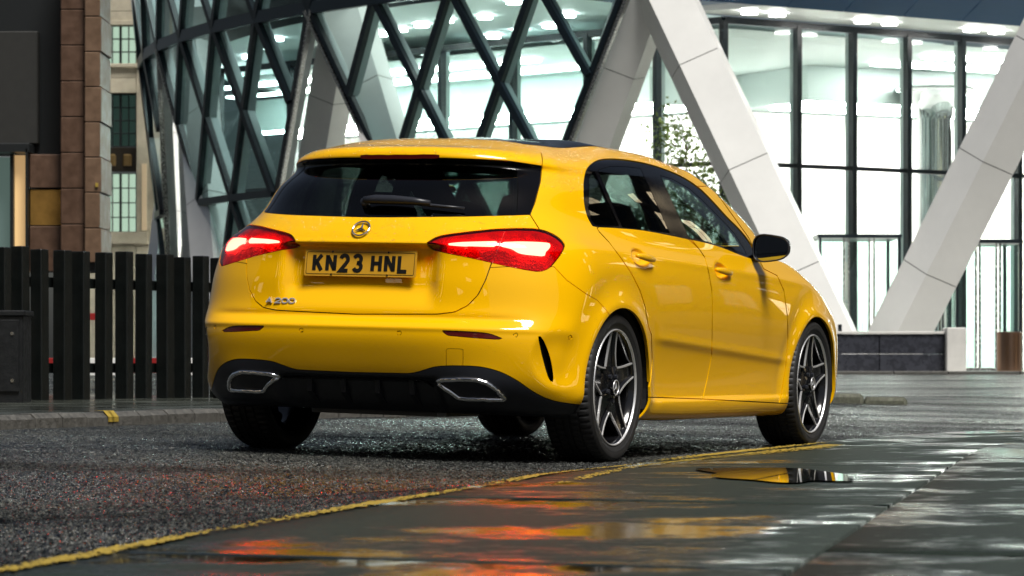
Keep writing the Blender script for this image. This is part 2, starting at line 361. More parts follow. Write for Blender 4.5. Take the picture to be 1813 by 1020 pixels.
def strip(name, A, B, mat_, parent, dz=.006, drop=.03, jag=0.0, n=6):
    """sheet between two plan polylines lying on the ground, edges turned down"""
    A = np.asarray(A).copy(); B = np.asarray(B).copy(); m = len(A)
    if jag: A[:, 1] += rng.normal(0, jag, m); B[:, 1] += rng.normal(0, jag, m)
    P = np.array([A*(1-k/n)+B*k/n for k in range(n+1)])
    x, y = from_car(P[..., 0], P[..., 1]); z = gz(x, y)+dz
    V = np.stack([x, y, z], -1)
    lo = V[[0, -1]].copy(); lo[..., 2] -= drop
    V = np.concatenate([lo[:1], V, lo[1:]], 0)
    e0 = V[:, :1].copy(); e0[..., 2] -= drop; e1 = V[:, -1:].copy(); e1[..., 2] -= drop
    V = np.concatenate([e0, V, e1], 1)
    i = np.arange(V.shape[0]*V.shape[1]).reshape(V.shape[:2])
    f = np.stack([i[:-1, :-1], i[1:, :-1], i[1:, 1:], i[:-1, 1:]], -1).reshape(-1, 4)
    return mesh_obj(name, V.reshape(-1, 3), f, mat_, parent)
pave = strip('pavement', ED+np.array([0, -.012]), ED*[1, 1]+np.array([0, -9.0]), M_joint, None, dz=.001); tag(pave, kind='structure')
def resamp(P, a, b, n=30):
    l = np.linspace(a, b, n); return np.stack([l, np.interp(l, P[:, 0], P[:, 1])], 1)
lo_, hi_ = max(ED[0, 0], JO[0, 0])+.05, min(ED[-1, 0], JO[-1, 0])-.05
cuts = [lo_, -7.0, -4.4, -1.35, 2.75, 5.6, hi_]
for a, b in zip(cuts[:-1], cuts[1:]):                      # edging slabs against the road
    dzz = .020+random.uniform(-.0015, .0015)
    strip('paving_slab', resamp(ED, a+.006, b-.006)+[0, -.02], resamp(JO, a+.006, b-.006)+[0, .006], M_pave, pave, dz=dzz)
cuts2 = [lo_, -6.4, 2.30, hi_]
for r_ in range(2):                                        # wide slabs behind them
    for a, b in zip(cuts2[:-1], cuts2[1:]):
        o0 = -.008 if r_ == 0 else -2.62; o1 = -2.58 if r_ == 0 else -5.4
        strip('paving_slab', resamp(JO, a+.008, b-.008, 40)+[0, o0], resamp(JO, a+.008, b-.008, 40)+[0, o1], M_pave, pave, dz=.021+random.uniform(-.002, .002))
# worn yellow lines along the gutter
yl = mesh_obj
def yellow_line(off, wdt, l0, l1, wear):
    """thermoplastic line worn into flakes: small cells, many of them gone"""
    n, m = int((l1-l0)/.018), 9; l = np.linspace(l0, l1, n+1); c = np.interp(l, ED[:, 0], ED[:, 1])+off
    t = np.linspace(-.5, .5, m+1); ll = np.repeat(l[:, None], m+1, 1)+rng.normal(0, .003, (n+1, m+1)); qq = c[:, None]+t[None]*wdt*(1+.12*np.sin(l*5.1)[:, None])+rng.normal(0, .0022, (n+1, m+1))
    x, y = from_car(ll, qq); z = gz(x, y)+(.0245 if off < 0 else .0075)+rng.normal(0, .0008, (n+1, m+1))
    i = np.arange((n+1)*(m+1)).reshape(n+1, m+1); f = np.stack([i[:-1, :-1], i[:-1, 1:], i[1:, 1:], i[1:, :-1]], -1)
    k1 = np.convolve(rng.normal(0, 1, n+40), np.ones(41)/41, 'valid')*6.4*.5; noise = rng.normal(0, .75, (n, m))+k1[:n, None]+np.abs(t[:-1]+.5/m)[None]*1.5
    keep = noise < wear
    return tag(mesh_obj('yellow_line', np.stack([x, y, z], -1).reshape(-1, 3), f[keep], M_ypaint), kind='structure')
yellow_line(-.065, .062, -9, 3.0, .45)
yellow_line(-.27, .060, -3.6, 2.2, .15)
yellow_line(-.19, .090, -.6, 2.6, .40)
# puddle lying on the paving beside the front wheel
def puddle(px, py, rx, ry, label, seed=0, dz=.0265, rot=0.0):
    cx, cy, cz = G0(px, py); n = 72; V = []; rg = np.random.default_rng(seed); ph = rg.uniform(0, 6.28, 6); am = rg.uniform(.02, .10, 6)
    for i in range(n):
        a = 2*math.pi*i/n; r = 1+sum(am[k]*math.sin((k+2)*a+ph[k]) for k in range(6))
        u, v = rx*r*math.cos(a), ry*r*math.sin(a); x = cx+u*math.cos(rot)-v*math.sin(rot); y = cy+u*math.sin(rot)+v*math.cos(rot)
        V.append((x, y, float(gz(cx, cy))+dz))
    return tag(mesh_obj('puddle', V, [tuple(range(n))], M_water), label, 'puddle', kind='structure')
puddle(1372, 853, .225, .72, 'shallow puddle on the paving mirroring the yellow car', 3, rot=.10)
# iron gutter cover? (a flat dark plate beside the puddle) is left to the wet paving
# -- far kerb and pavement in front of the glass building
far = MB()
fx0, fx1, fy = -4.0, 40.0, 52.0
def far_ground(x0, x1, y0, y1, z, name, m):
    o = MB().box((x0, y0, -.3), (x1, y1, z)).build(name, m); return tag(o, kind='structure')
M_flag = mat('plaza_flags', (.30, .30, .28), .35, var=.25, vscale=1.3, rvar=.12)
far_ground(-3.5, 60, 52.32, 110, .262, 'plaza', M_flag)
kerb = empty('far_kerb', (0, 52.1, .16), label='dark granite kerb along the plaza in front of the glass building', cat='kerb')
xk = -3.5
while xk < 22:
    L = random.uniform(.9, 1.25)
    b = MB().bbox((xk, -.09, -.3), (xk+L-.012, .22, .112), .012).build('kerb_stone', M_kerb, kerb); xk += L
# traffic island kerb beyond the car
isl = empty('island_kerb', G0(1530, 714), label='mossy low kerb end of a traffic island beyond the front wheel', cat='kerb')
M_moss = mat('mossy_kerb', (.085, .088, .062), .7, var=.5, vscale=30, bump=.6, bscale=60)
for k in range(6):
    x0 = -1.85+k*.37
    MB().bbox((x0, -.08-.0*k, -.2), (x0+.358, .10, .088-(.03 if k == 5 else 0)), .03).build('kerb_stone', M_moss, isl, angle=40)
# -- near left kerb and pavement
lk = [G0(-420, 778), G0(0, 761), G0(200, 754), G0(390, 746.5), G0(560, 742), G0(720, 738.5), G0(900, 735.5), G0(1080, 733.5)]
lkp = dens([(p[0], p[1]) for p in lk], 4)
lp = empty('left_kerb', (lkp[0][0], lkp[0][1], 0), label='worn kerb with yellow paint marks on the far side of the road', cat='kerb')
for i in range(len(lkp)-1):
    a, b = lkp[i], lkp[i+1]; d = (b-a)/np.linalg.norm(b-a); nrm = np.array([-d[1], d[0]]); o_ = lkp[0]
    a2 = a+d*.006; b2 = b-d*.006; h = .075+random.uniform(-.004, .004)
    base = [(a2, 0), (b2, 0), (b2+nrm*.15, 0), (a2+nrm*.15, 0)]
    za = float(gz(*a)); V = []
    for (p, _), in_ in zip(base, (0, 0, 0, 0)): V.append((p[0]-o_[0], p[1]-o_[1], za-.1))
    top = [a2+nrm*.03, b2+nrm*.03, b2+nrm*.15, a2+nrm*.15]
    for p in (a2, b2): V.append((p[0]-o_[0], p[1]-o_[1], za+h-.025))
    for p in top: V.append((p[0]-o_[0], p[1]-o_[1], za+h))
    F = [(0, 1, 5, 4), (4, 5, 7, 6), (6, 7, 8, 9), (1, 2, 8, 7, 5), (3, 0, 4, 6, 9), (2, 3, 9, 8)]
    ks = mesh_obj('kerb_stone', V, F, M_kerb, lp)
# two short yellow loading blips painted on that kerb
for px_ in (178, 221, 700, 724):
    a = None
    x, y, z = G0(px_, 754 if px_ < 400 else 739)
    j = int(np.argmin(np.linalg.norm(lkp-np.array([x, y]), axis=1))); j = min(j, len(lkp)-2); d = lkp[j+1]-lkp[j]; d /= np.linalg.norm(d); nr = np.array([-d[1], d[0]])
    s_ = lkp[j]+d*np.dot(np.array([x, y])-lkp[j], d); zz = float(gz(*s_)); o_ = lkp[0]; V = []
    for t in (-.036, .036):
        p = s_+d*t; 
        for oo, hh in ((-.004, .022), (-.004, .050), (.028, .0835), (.085, .084)): V.append((p[0]+nr[0]*oo-o_[0], p[1]+nr[1]*oo-o_[1], zz+hh))
    mesh_obj('paint_mark', V, [(0, 4, 5, 1), (1, 5, 6, 2), (2, 6, 7, 3)], M_ypaint, lp)
lpv = [(p[0], p[1]) for p in lkp]
V = []; F = []
for i, (x, y) in enumerate(lpv):
    j = min(i, len(lkp)-2); d = lkp[j+1]-lkp[j]; d /= np.linalg.norm(d); nr = np.array([-d[1], d[0]])
    for o_ in (.152, 1.0, 3.0, 14.0): V.append((x+nr[0]*o_, y+nr[1]*o_, float(gz(x, y))+.072+.006*o_*(o_ < 4)))
    if i:
        for k in range(3): F.append((4*i-4+k, 4*i+k, 4*i+k+1, 4*i-3+k))
M_pv2 = mat('dark_wet_flags', (.045, .050, .042), .22, var=.6, vscale=2.2, bump=.25, bscale=30, rvar=.15)
tag(mesh_obj('left_pavement', V, F, M_pv2), kind='structure')
# thin worn white line in the road
n = 40; V = []; F = []
a = np.array(G0(60, 808)[:2]); b = np.array(G0(610, 778)[:2])
for i in range(n):
    t = i/(n-1); p = a*(1-t)+b*t; d = (b-a)/np.linalg.norm(b-a); nr = np.array([-d[1], d[0]]); w_ = .028*(1+random.uniform(-.6, .3))
    for s_ in (-1, 1): x, y = p+nr*w_*s_; V.append((x, y, float(gz(x, y))+.004))
    if i and random.random() > .30: F.append((2*i-2, 2*i, 2*i+1, 2*i-1))
tag(mesh_obj('white_line', V, F, mat('worn_white_paint', (.33, .33, .30), .5, var=.4, vscale=30)), kind='structure')
# ------------------------------------------------------------------ round glass tower on white A-frame legs
TC = np.array([15.76, 78.9]); A0 = -72.72
def ring(a, r, z):
    a = R(a); return Vector((TC[0]+r*math.sin(a), TC[1]-r*math.cos(a), z))
def rad_at(z): return 24.2 + .8*(z-.3)/7.4
tower = empty('glass_tower', (TC[0], TC[1], .26), label='round glass tower with dark diamond glazing standing on white slanting legs', cat='building')
TL = Vector((TC[0], TC[1], .26))
def T_(p): return tuple(Vector(p)-TL)
def sub(name, m, parent, mb, **k):
    """mesh given in world coordinates, made a child (tower or part) without moving"""
    mb.v = [T_(p) for p in mb.v]; return mb.build(name, m, parent, **k)
# legs
for k in range(-1, 6):
    for sgn in (-1, 1):
        a = A0+20*k; bot = ring(a+sgn*9.6, 24.9 if sgn > 0 else 23.6, .2); apx = ring(a+sgn*.12, 24.3, 7.75); top = bot.lerp(apx, 8.55/7.55)
        d = (top-bot).normalized(); out = (ring(a+sgn*5, 30, 0)-ring(a+sgn*5, 20, 0)).normalized(); out = (out-d*out.dot(d)).normalized(); ac = d.cross(out)
        if ac.x < 0: ac = -ac
        rdg = -.20 if sgn > 0 else -.04
        prof = [(-.60, -.04), (rdg, .32), (.50, .0), (.42, -.46), (-.46, -.46)]
        leg = empty('leg', (0, 0, 0)); leg.parent = tower
        zs = [.2, 2.02, 4.03, 6.02, 8.75]
        for z0, z1 in zip(zs[:-1], zs[1:]):
            t0 = (z0-.2)/8.55+.0009; t1 = (z1-.2)/8.55-.0009; v = []
            for t in (t0, t1):
                c = bot.lerp(top, t)
                # joints are cut square to the leg
                for x, y in prof: v.append(c+ac*x+out*y)
            n = 5; mb = MB(); mb.add(v, [tuple(range(n-1, -1, -1)), tuple(range(n, 2*n))]+[(i, (i+1) % n, n+(i+1) % n, n+i) for i in range(n)])
            sub('cladding_panel', M_white, leg, mb)
        mb = MB(); v = []
        for t in (.001, .999):
            c = bot.lerp(top, t)
            for x, y in prof: v.append(c+ac*x*.975+out*y*.965)
        mb.add(v, [(4, 3, 2, 1, 0), (5, 6, 7, 8, 9)]+[(i, (i+1) % 5, 5+(i+1) % 5, 5+i) for i in range(5)]); sub('joint_core', M_joint, leg, mb)
# glazing lattice
def node(k, r, i): z = 7.7-1.85*r; return ring(A0+20*k+5*(i+r/2), rad_at(z), z)
def bar(parent, p, q, w=.145, cap=True):
    out = Vector(((p.x+q.x)/2-TC[0], (p.y+q.y)/2-TC[1], 0)).normalized()
    mb = MB().beam(p+out*.03, q+out*.03, w, .12, up=out); o = sub('mullion', M_frame, parent, mb)
    mb = MB().beam(p-out*.13, q-out*.13, w*.55, .18, up=out); sub('mullion_fin', M_fin, parent, mb)
for k in range(-1, 2):
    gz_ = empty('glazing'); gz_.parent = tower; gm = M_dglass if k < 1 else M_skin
    for i in range(0, 5):
        if i < 4: bar(gz_, node(k, 0, i), node(k, 4-i, i), .12 if i == 0 else .145)     # down to the right
        if i > 0: bar(gz_, node(k, 0, i), node(k, i, 0), .12 if i == 4 else .145)          # down to the left
    for r in (0, 2):
        for i in range(4-r): bar(gz_, node(k, r, i), node(k, r, i+1), .26 if r == 0 else .15)
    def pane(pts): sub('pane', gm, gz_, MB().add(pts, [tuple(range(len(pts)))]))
    for i in range(4): pane([node(k, 0, i), node(k, 0, i+1), node(k, 1, i)])
    for i in range(3): pane([node(k, 1, i), node(k, 0, i+1), node(k, 1, i+1), node(k, 2, i)])
    for i in range(2): pane([node(k, 2, i), node(k, 1, i+1), node(k, 2, i+1)])
    for i in range(2): pane([node(k, 2, i), node(k, 2, i+1), node(k, 3, i)])
    pane([node(k, 3, 0), node(k, 2, 1), node(k, 3, 1), node(k, 4, 0)])
    # tier above the ring beam
    for i in range(4):
        pane([node(k, 0, i), node(k, 0, i+1), node(k, -1, i+1)]); pane([node(k, 0, i), node(k, -1, i+1), node(k, -1, i)])
        bar(gz_, node(k, 0, i), node(k, -1, i)); bar(gz_, node(k, 0, i), node(k, -1, i+1))
    # silver edge trims of the hanging triangle
    for p, q in ((node(k, 0, 0), node(k, 4, 0)), (node(k, 0, 4), node(k, 4, 0))):
        out = Vector((p.x-TC[0], p.y-TC[1], 0)).normalized(); s_ = Vector((q-p).cross(out)).normalized()*(.13 if p == node(k, 0, 0) else -.13)
        sub('edge_trim', M_steel, gz_, MB().beam(p+s_+out*.05, q+s_+out*.05, .07, .10, up=out))
# floor slab edge and soffit above the arcade
def sector(r0, r1, z, a0, a1, n=40):
    v = []; f = []
    for i in range(n+1):
        a = a0+(a1-a0)*i/n; v += [ring(a, r0, z), ring(a, r1, z)]
        if i: f.append((2*i-2, 2*i, 2*i+1, 2*i-1))
    return MB().add(v, f)
sub('soffit', M_intteal, tower, sector(8, 23.6, 7.92, -110, -44))
sub('slab_edge', M_frame, tower, MB().add(*(lambda v: (v, [(2*i, 2*i+1, 2*i+3, 2*i+2) for i in range(40)]))([p for i in range(41) for p in (ring(-110+i*1.9, 23.65, 7.72), ring(-110+i*1.9, 23.65, 10.5))])))
for a_, r_ in [(-66, 20.5), (-63, 20.5), (-60, 20.5), (-57, 20.5), (-54, 20.2), (-64, 18), (-60, 18), (-56, 18), (-47, 21.5), (-50, 19), (-76, 22.4), (-71, 22.4), (-82, 22.4), (-44, 22.6)]:  # last few, nearest the legs, are added to brighten the white cladding
    p = ring(a_, r_, 7.85); sub('downlight', M_down, tower, MB().cyl((p.x, p.y, 7.84), .16, .06, 16))
# lobby behind: facade A (facing camera left) and B (entrance)
KA, KK, KB = Vector((-7.2, 76.7, 0)), Vector((4.45, 65.3, 0)), Vector((23.0, 77.6, 0))
ZB, ZT = .262, 7.62
lob = empty('lobby_front'); lob.parent = tower
def on_seg(P, Q, px):
    t_ = (px-CX)/FPX; d = Q-P; s_ = (P.x-t_*P.y)/(t_*d.y-d.x); return P+d*s_
def mull(P, w=.12, dpt=.16, z0=ZB, z1=ZT, dirv=None, nm='mullion'):
    d = dirv.normalized(); nrm = Vector((d.y, -d.x, 0))
    mb = MB().beam(P+Vector((0, 0, z0)), P+Vector((0, 0, z1)), w, dpt, up=nrm); sub(nm, M_frame, lob, mb)
dB = (KB-KK).normalized(); dA = (KK-KA).normalized()
bpts = [KK]+[on_seg(KK, KB, p) for p in (1412, 1510, 1607, 1703, 1803, 1905, 2010, 2120)]+[KB]
apts = [KA]+[KA.lerp(KK, t) for t in (.16, .32, .48, .62, .76, .885)]+[KK]
for pts, dv in ((bpts, dB), (apts, dA)):
    nrm = Vector((dv.y, -dv.x, 0))
    for p in pts: mull(p, dirv=dv)
    for p in pts[1:-1]: sub('glass_fin', M_fin, lob, MB().beam(p+nrm*(-.16)+Vector((0, 0, ZB)), p+nrm*(-.16)+Vector((0, 0, ZT)), .04, .15, up=nrm))
    for p, q in zip(pts[:-1], pts[1:]):
        for zz, h in ((4.62, .09), (ZT, .14)):
            sub('transom', M_frame, lob, MB().beam(p+Vector((0, 0, zz)), q+Vector((0, 0, zz)), .12, h, up=Vector((0, 0, 1))))
        d = q-p; a_, b_ = p+d.normalized()*.08, q-d.normalized()*.08
        for z0, z1 in ((ZB, 4.56), (4.68, ZT-.09)):
            sub('pane', M_lobby, lob, MB().add([a_+Vector((0, 0, z0)), b_+Vector((0, 0, z0)), b_+Vector((0, 0, z1)), a_+Vector((0, 0, z1))], [(0, 1, 2, 3)]))
# lobby interior
def quad(name, m, pts, parent=lob): return sub(name, m, parent, MB().add(pts, [tuple(range(len(pts)))]))
V3 = lambda x, y, z: Vector((x, y, z))
inA, inK, inB = KA+V3(2.5, 9, 0), KK+V3(1.0, 11.0, 0), KB+V3(3, 10, 0)
def ribbed():
    m = mat('white_ribbed_wall', (.86, .85, .82), .45); n = m.node_tree.nodes; l = m.node_tree.links
    tc = n.new('ShaderNodeTexCoord'); wv = n.new('ShaderNodeTexWave'); wv.inputs['Scale'].default_value = 3.2; wv.bands_direction = 'X'; l.new(tc.outputs['Object'], wv.inputs['Vector'])
    bp = n.new('ShaderNodeBump'); bp.inputs['Strength'].default_value = .5; bp.inputs['Distance'].default_value = .05; l.new(wv.outputs[0], bp.inputs['Height']); l.new(bp.outputs[0], n['Principled BSDF'].inputs['Normal']); return m
M_rib = ribbed()
for p, q in ((inA, inK), (inK, inB)):
    d = (q-p); dn = d.normalized(); nm_ = V3(dn.y, -dn.x, 0)
    quad('back_wall', M_rib, [p+V3(0, 0, ZB), q+V3(0, 0, ZB), q+V3(0, 0, 6.6), p+V3(0, 0, 6.6)])
    b0, b1 = p+nm_*3.2, q+nm_*3.2
    sub('bulkhead', M_intteal, lob, MB().prism([b0+V3(0, 0, 6.62), b1+V3(0, 0, 6.62), b1+V3(0, 0, 7.45), b0+V3(0, 0, 7.45)], -nm_*3.15))
    for off, zz in ((3.0, 6.58), (1.7, 6.54)):
        sub('cove_light', M_cove, lob, MB().beam(p+nm_*off+V3(0, 0, zz), q+nm_*off+V3(0, 0, zz), .22, .05))
    for off in (4.6, 6.6):
        sub('ceiling_lamp', M_lamp, lob, MB().beam(p.lerp(q, .04)+nm_*off+V3(0, 0, 7.41), p.lerp(q, .96)+nm_*off+V3(0, 0, 7.41), .34, .05))
quad('lobby_ceiling', M_intteal, [KA+V3(.1, .1, 7.46), KK+V3(0, .1, 7.46), KB+V3(0, .1, 7.46), inB+V3(0, 0, 7.46), inK+V3(0, 0, 7.46), inA+V3(0, 0, 7.46)])
quad('lobby_floor', M_floor, [KA+V3(.1, .1, .27), KK+V3(0, .1, .27), KB+V3(0, .1, .27), inB+V3(0, 0, .27), inK+V3(0, 0, .27), inA+V3(0, 0, .27)])
cpos = PX(1655, 400, 74.2)
sub('column', M_chrome, lob, MB().lathe([(.42, .27), (.42, 6.2), (.46, 6.5), (.62, 6.72), (.86, 6.86), (1.0, 6.9), (1.0, 6.96)], 48, 'z', (cpos[0], cpos[1], 0)), smooth=True)
# slotted air grille and a round speaker on the bulkhead
for px_ in (1306, 1336): pass
# entrance canopy: white soffit with downlights and dark blue panels above
fd = dB; fn = V3(dB.y, -dB.x, 0)
f0 = KK+fn*2.7-fd*.9; f1 = KB+fn*2.7
sub('canopy_soffit', M_soff, tower, MB().prism([f0+V3(0, 0, 7.62), f1+V3(0, 0, 7.62), f1-fn*2.62+V3(0, 0, 7.72), f0-fn*2.62+V3(0, 0, 7.72)], V3(0, 0, .12)))
for px_, py_ in ((1327, 27), (1376, 30), (1527, 41), (1575, 44), (1720, 53), (1764, 57), (1900, 66)):
    p = on_seg(KK+fn*1.35, KB+fn*1.35, px_); sub('downlight', M_down, tower, MB().cyl((p.x, p.y, 7.60), .17, .05, 20))
jn = [-2.2]+[ (on_seg(f0, f1, p)-f0).dot(fd) for p in (1290, 1392, 1494, 1598, 1702, 1808)]+[16, 19]
for s0, s1 in zip(jn[:-1], jn[1:]):
    a_, b_ = f0+fd*(s0+.012), f0+fd*(s1-.012)
    sub('fascia_panel', M_blue, tower, MB().prism([a_+V3(0, 0, 7.60), b_+V3(0, 0, 7.60), b_+fn*3.4+V3(0, 0, 9.7), a_+fn*3.4+V3(0, 0, 9.7)], V3(0, .0, .10)))
# two glass entrance boxes with sliding leaves
def vestibule(px0, px1, pyt, Yd, label):
    x0 = (px0-CX)/FPX*Yd; x1 = (px1-CX)/FPX*Yd; zt = CAMZ+(HOR-pyt)/FPX*Yd; r = empty('entrance_vestibule', (x0, Yd, .262), label=label, cat='entrance', group='glass entrance boxes of the tower')
    W, H = x1-x0, zt-.262
    MB().box((-.05, -.06, H-.07), (W+.05, 1.9, H)).build('roof_rail', M_frame, r)
    for x, w_ in ((0, .05), (W*.30, .035), (W*.36, .035), (W*.62, .035), (W*.68, .035), (W, .06)):
        MB().box((x-w_/2, -.05, 0), (x+w_/2, .03, H-.072)).build('post', M_steel if w_ < .05 else M_frame, r)
    for x in (0, W): MB().box((x-.03, 1.8, 0), (x+.03, 1.88, H-.072)).build('post', M_frame, r)
    for a, b in ((.03, W*.30-.02), (W*.36+.02, W*.62-.02), (W*.68+.02, W-.04)):
        MB().box((a, -.015, .06), (b, -.003, H-.10)).build('pane', M_vest, r)
    MB().box((-.012, .04, .06), (0, 1.79, H-.10)).build('pane', M_vest, r)
    MB().box((0.03, -.04, 0), (W-.04, .02, .055)).build('threshold', M_steel, r)
    return r
vestibule(1452, 1592, 415, 61.5, 'glass entrance box seen between the two white legs')
vestibule(1694, 1806, 424, 59.0, 'glass entrance box right of the white legs')
# street furniture on the plaza
def thing_box(name, m, px0, px1, pyt, Yd, dep, label, cat, b=.015, z0=.262):
    x0 = (px0-CX)/FPX*Yd; x1 = (px1-CX)/FPX*Yd; zt = CAMZ+(HOR-pyt)/FPX*Yd
    o = MB().bbox((0, 0, 0), (x1-x0, dep, zt-z0), b).build(name, m); o.location = (x0, Yd, z0); return tag(o, label, cat)
pw = empty('planter_wall', ((1440-CX)/FPX*53.2, 53.2, .262), label='long low dark granite wall on the plaza behind the front wheel', cat='low wall')
W_ = (1674-1440)/FPX*53.2
for kx in range(2):
    MB().bbox((kx*W_/2+.004, 0, 0), ((kx+1)*W_/2-.004, .55, .30), .01).build('stone_course', M_wall, pw)
    MB().bbox((kx*W_/2+.004, .012, .308), ((kx+1)*W_/2-.004, .55, .64), .012).build('stone_course', M_wall, pw)
MB().bbox((-.02, -.02, .648), (W_+.01, .58, .690), .008).build('coping', M_grey, pw)
thing_box('stone_block', M_grey, 1676, 1711, 580, 53.0, .5, 'pale square stone block at the end of the dark low wall', 'stone block')
bo = MB().cyl((0, 0, 0), .215, .66, 40).cyl((0, 0, .66), .215, .02, 40, r2=.19).build('steel_bollard', M_copper, angle=40); bo.location = ((1788-CX)/FPX*52.9, 52.95, .262); tag(bo, 'thick bronze steel bollard at the right edge of the plaza', 'bollard')
bo2 = MB().cyl((0, 0, 0), .035, .82, 20).build('slim_post', M_frame, angle=40); bo2.location = ((1487-CX)/FPX*54.2, 54.2, .262); tag(bo2, 'slim dark post behind the low granite wall', 'post')

# ------------------------------------------------------------------ trees behind the legs
def tree(px, py_base, Yd, h, crown_c, crown_r, nleaf, lm, label, seed, leaf=.10, trunk=.05):
    rg = np.random.default_rng(seed); x = (px-CX)/FPX*Yd; r = empty('slender_tree', (x, Yd, .262), label=label, cat='tree', group='young trees in front of the lobby')
    mb = MB(); pts = [(0, 0, 0), (.03, .02, h*.3), (-.02, .0, h*.6), (.03, 0, h*.97)]
    mb.tube(pts, [trunk, trunk*.8, trunk*.55, trunk*.15], 8)
    tips = []
    for i in range(26):
        t = rg.uniform(.30, .95); b = Vector((0, 0, h*t)); a = rg.uniform(0, 6.28); L = crown_r*rg.uniform(.5, 1.05)*(1.15-t*.65)
        e = b+Vector((math.cos(a)*L, math.sin(a)*L, L*rg.uniform(.3, .9))); m_ = (b+e)/2+Vector((0, 0, -.05*L)); mb.tube([b, m_, e], [trunk*.28, trunk*.2, trunk*.06], 5)
        tips += [m_, e, (m_+e)/2, e]
    mb.build('trunk', M_bark, r, smooth=True)
    n = nleaf; c = np.array([tuple(tips[i]) for i in rg.integers(0, len(tips), n)]) + rg.normal(0, crown_r*.16, (n, 3))
    u = rg.normal(size=(n, 3)); u /= np.linalg.norm(u, axis=1, keepdims=True); v = np.cross(u, rg.normal(size=(n, 3))); v /= np.linalg.norm(v, axis=1, keepdims=True)
    s_ = leaf*rg.uniform(.5, 1.2, (n, 1)); P = np.stack([c-u*s_, c+v*s_*.5, c+u*s_, c-v*s_*.5], 1).reshape(-1, 3)
    mesh_obj('crown', P, np.arange(4*n).reshape(-1, 4), lm, r)
    return r
tree(1214, 0, 62.0, 4.9, 0, 1.15, 3000, M_leafA, 'slender young tree with pale green leaves behind the car roof', 3, .055)
tree(1128, 0, 46.0, 2.45, 0, .55, 1500, M_leafB, 'small dark green tree seen through the rear side window', 9, .05, .03)
tree(1243, 0, 60.5, 3.6, 0, 1.0, 1500, M_leafA, 'low pale green tree seen through the front side window', 12, .06, .10)

# ------------------------------------------------------------------ stone building and the office facade on the left
M_dim = mat('dim_room', (.06, .09, .09), .5, emit=(.5, .75, .65), estr=.10)
D1 = 38.0
sb = empty('stone_building', PX(112, 700, D1)[:2]+(0.1,), label='brown granite building pier and shopfront at the left edge', cat='building')
SB = Vector(sb.location)
def SBX(px): return (px-CX)/FPX*D1-SB.x
def SBZ(py): return CAMZ+(HOR-py)/FPX*D1-SB.z
def sbbox(name, m, x0, x1, y0, y1, dep0, dep1, b=.012):
    z0, z1 = SBZ(max(y0, y1)), SBZ(min(y0, y1))
    return MB().bbox((SBX(x0), dep0, z0), (SBX(x1), dep1, z1), b).build(name, m, sb)
ys_ = [460+64*0]+[396.5-63.4*i for i in range(9)]
for y0, y1 in zip(ys_[:-1], ys_[1:]): sbbox('stone', M_stone, 107, 150.5, y0-.9, y1+.9, .0, .9)
ys_ = [465, 404]+[341-62.2*i for i in range(8)]
for i, (y0, y1) in enumerate(zip(ys_[:-1], ys_[1:])): sbbox('stone', M_stone2, 151.5, 179.0 if i % 2 else 181, y0-.9, y1+.9, -.10, .9)
sbbox('joint_core', M_joint, 109, 177, 480, -90, .03, .88, .002)
for y0, y1 in ((480, 398), (331, 270)): sbbox('stone', M_stone, 47, 105.5, y0-1, y1+1, .22, .9)
sbbox('gold_lit_panel', mat('gold_lit_panel', (.48, .27, .07), .30, metal=.75, var=.35, vscale=2.5), 47, 105, 397, 333, .24, .9)  # bronze panel; the golden light falling on it is put into its colour
sbbox('dark_recess', M_winfr, -60, 106, 268, -90, .62, .9, .002)
sbbox('grey_spandrel', mat('grey_spandrel', (.022, .022, .020), .5, var=.15), -60, 58, 249, 49, .40, .6)
sbbox('lintel', M_winfr, -60, 50, 268, 252, .10, .6)
sbbox('shopfront_reveal', M_warm, 19, 42, 480, 272, .30, .55, .003)
sbbox('shopfront_window', M_dim, -60, 12, 480, 274, .50, .56, .003)
sbbox('shopfront_frame', M_winfr, 12.5, 18.5, 480, 270, .22, .60, .003)
sbbox('shopfront_frame', M_winfr, 42.5, 46.5, 480, 262, .10, .60, .003)
sbbox('fire_sign', M_ypaint, 171, 176, 332, 325, -.125, -.101, .002)

M_dimwarm = mat('dim_warm_reveal', (.5, .40, .26), .6, emit=(1, .75, .45), estr=.12)
D2 = 82.0
ob = empty('office_facade', PX(210, 690, D2)[:2]+(.1,), label='cream stone office facade with black gridded windows behind the fence', cat='building')
OB = Vector(ob.location)
def OX(px): return (px-CX)/FPX*D2-OB.x
def OZ(py): return CAMZ+(HOR-py)/FPX*D2-OB.z
def obbox(name, m, x0, x1, y0, y1, d0, d1, b=.01, parent=None):
    return MB().bbox((OX(x0), d0, OZ(max(y0, y1))), (OX(x1), d1, OZ(min(y0, y1))), b).build(name, m, parent or ob)
obbox('pier', M_cream, 120, 180.5, 640, -60, .0, .8)
obbox('pier', M_cream, 241.5, 300, 640, -60, .0, .8)
for y0, y1 in ((36, 20), (19, -60), (137, 118), (164, 138), (470, 432), (640, 471)): obbox('spandrel_stone', M_cream, 181, 241, y0, y1, .02, .8)
obbox('sill', M_cream, 176, 246, 119, 113, -.10, .3); obbox('sill', M_cream, 174, 262, 432, 411, -.12, .3); obbox('lintel_stone', M_cream, 176, 246, 44, 36.5, -.06, .3)
obbox('bronze_panel', M_bronze, 181.5, 240.5, 303, 260, .18, .5)
for x0 in (188, 216):
    obbox('relief', mat('gilt_relief', (.20, .13, .05), .4, metal=.6), x0, x0+16, 293, 272, .12, .2, .04)
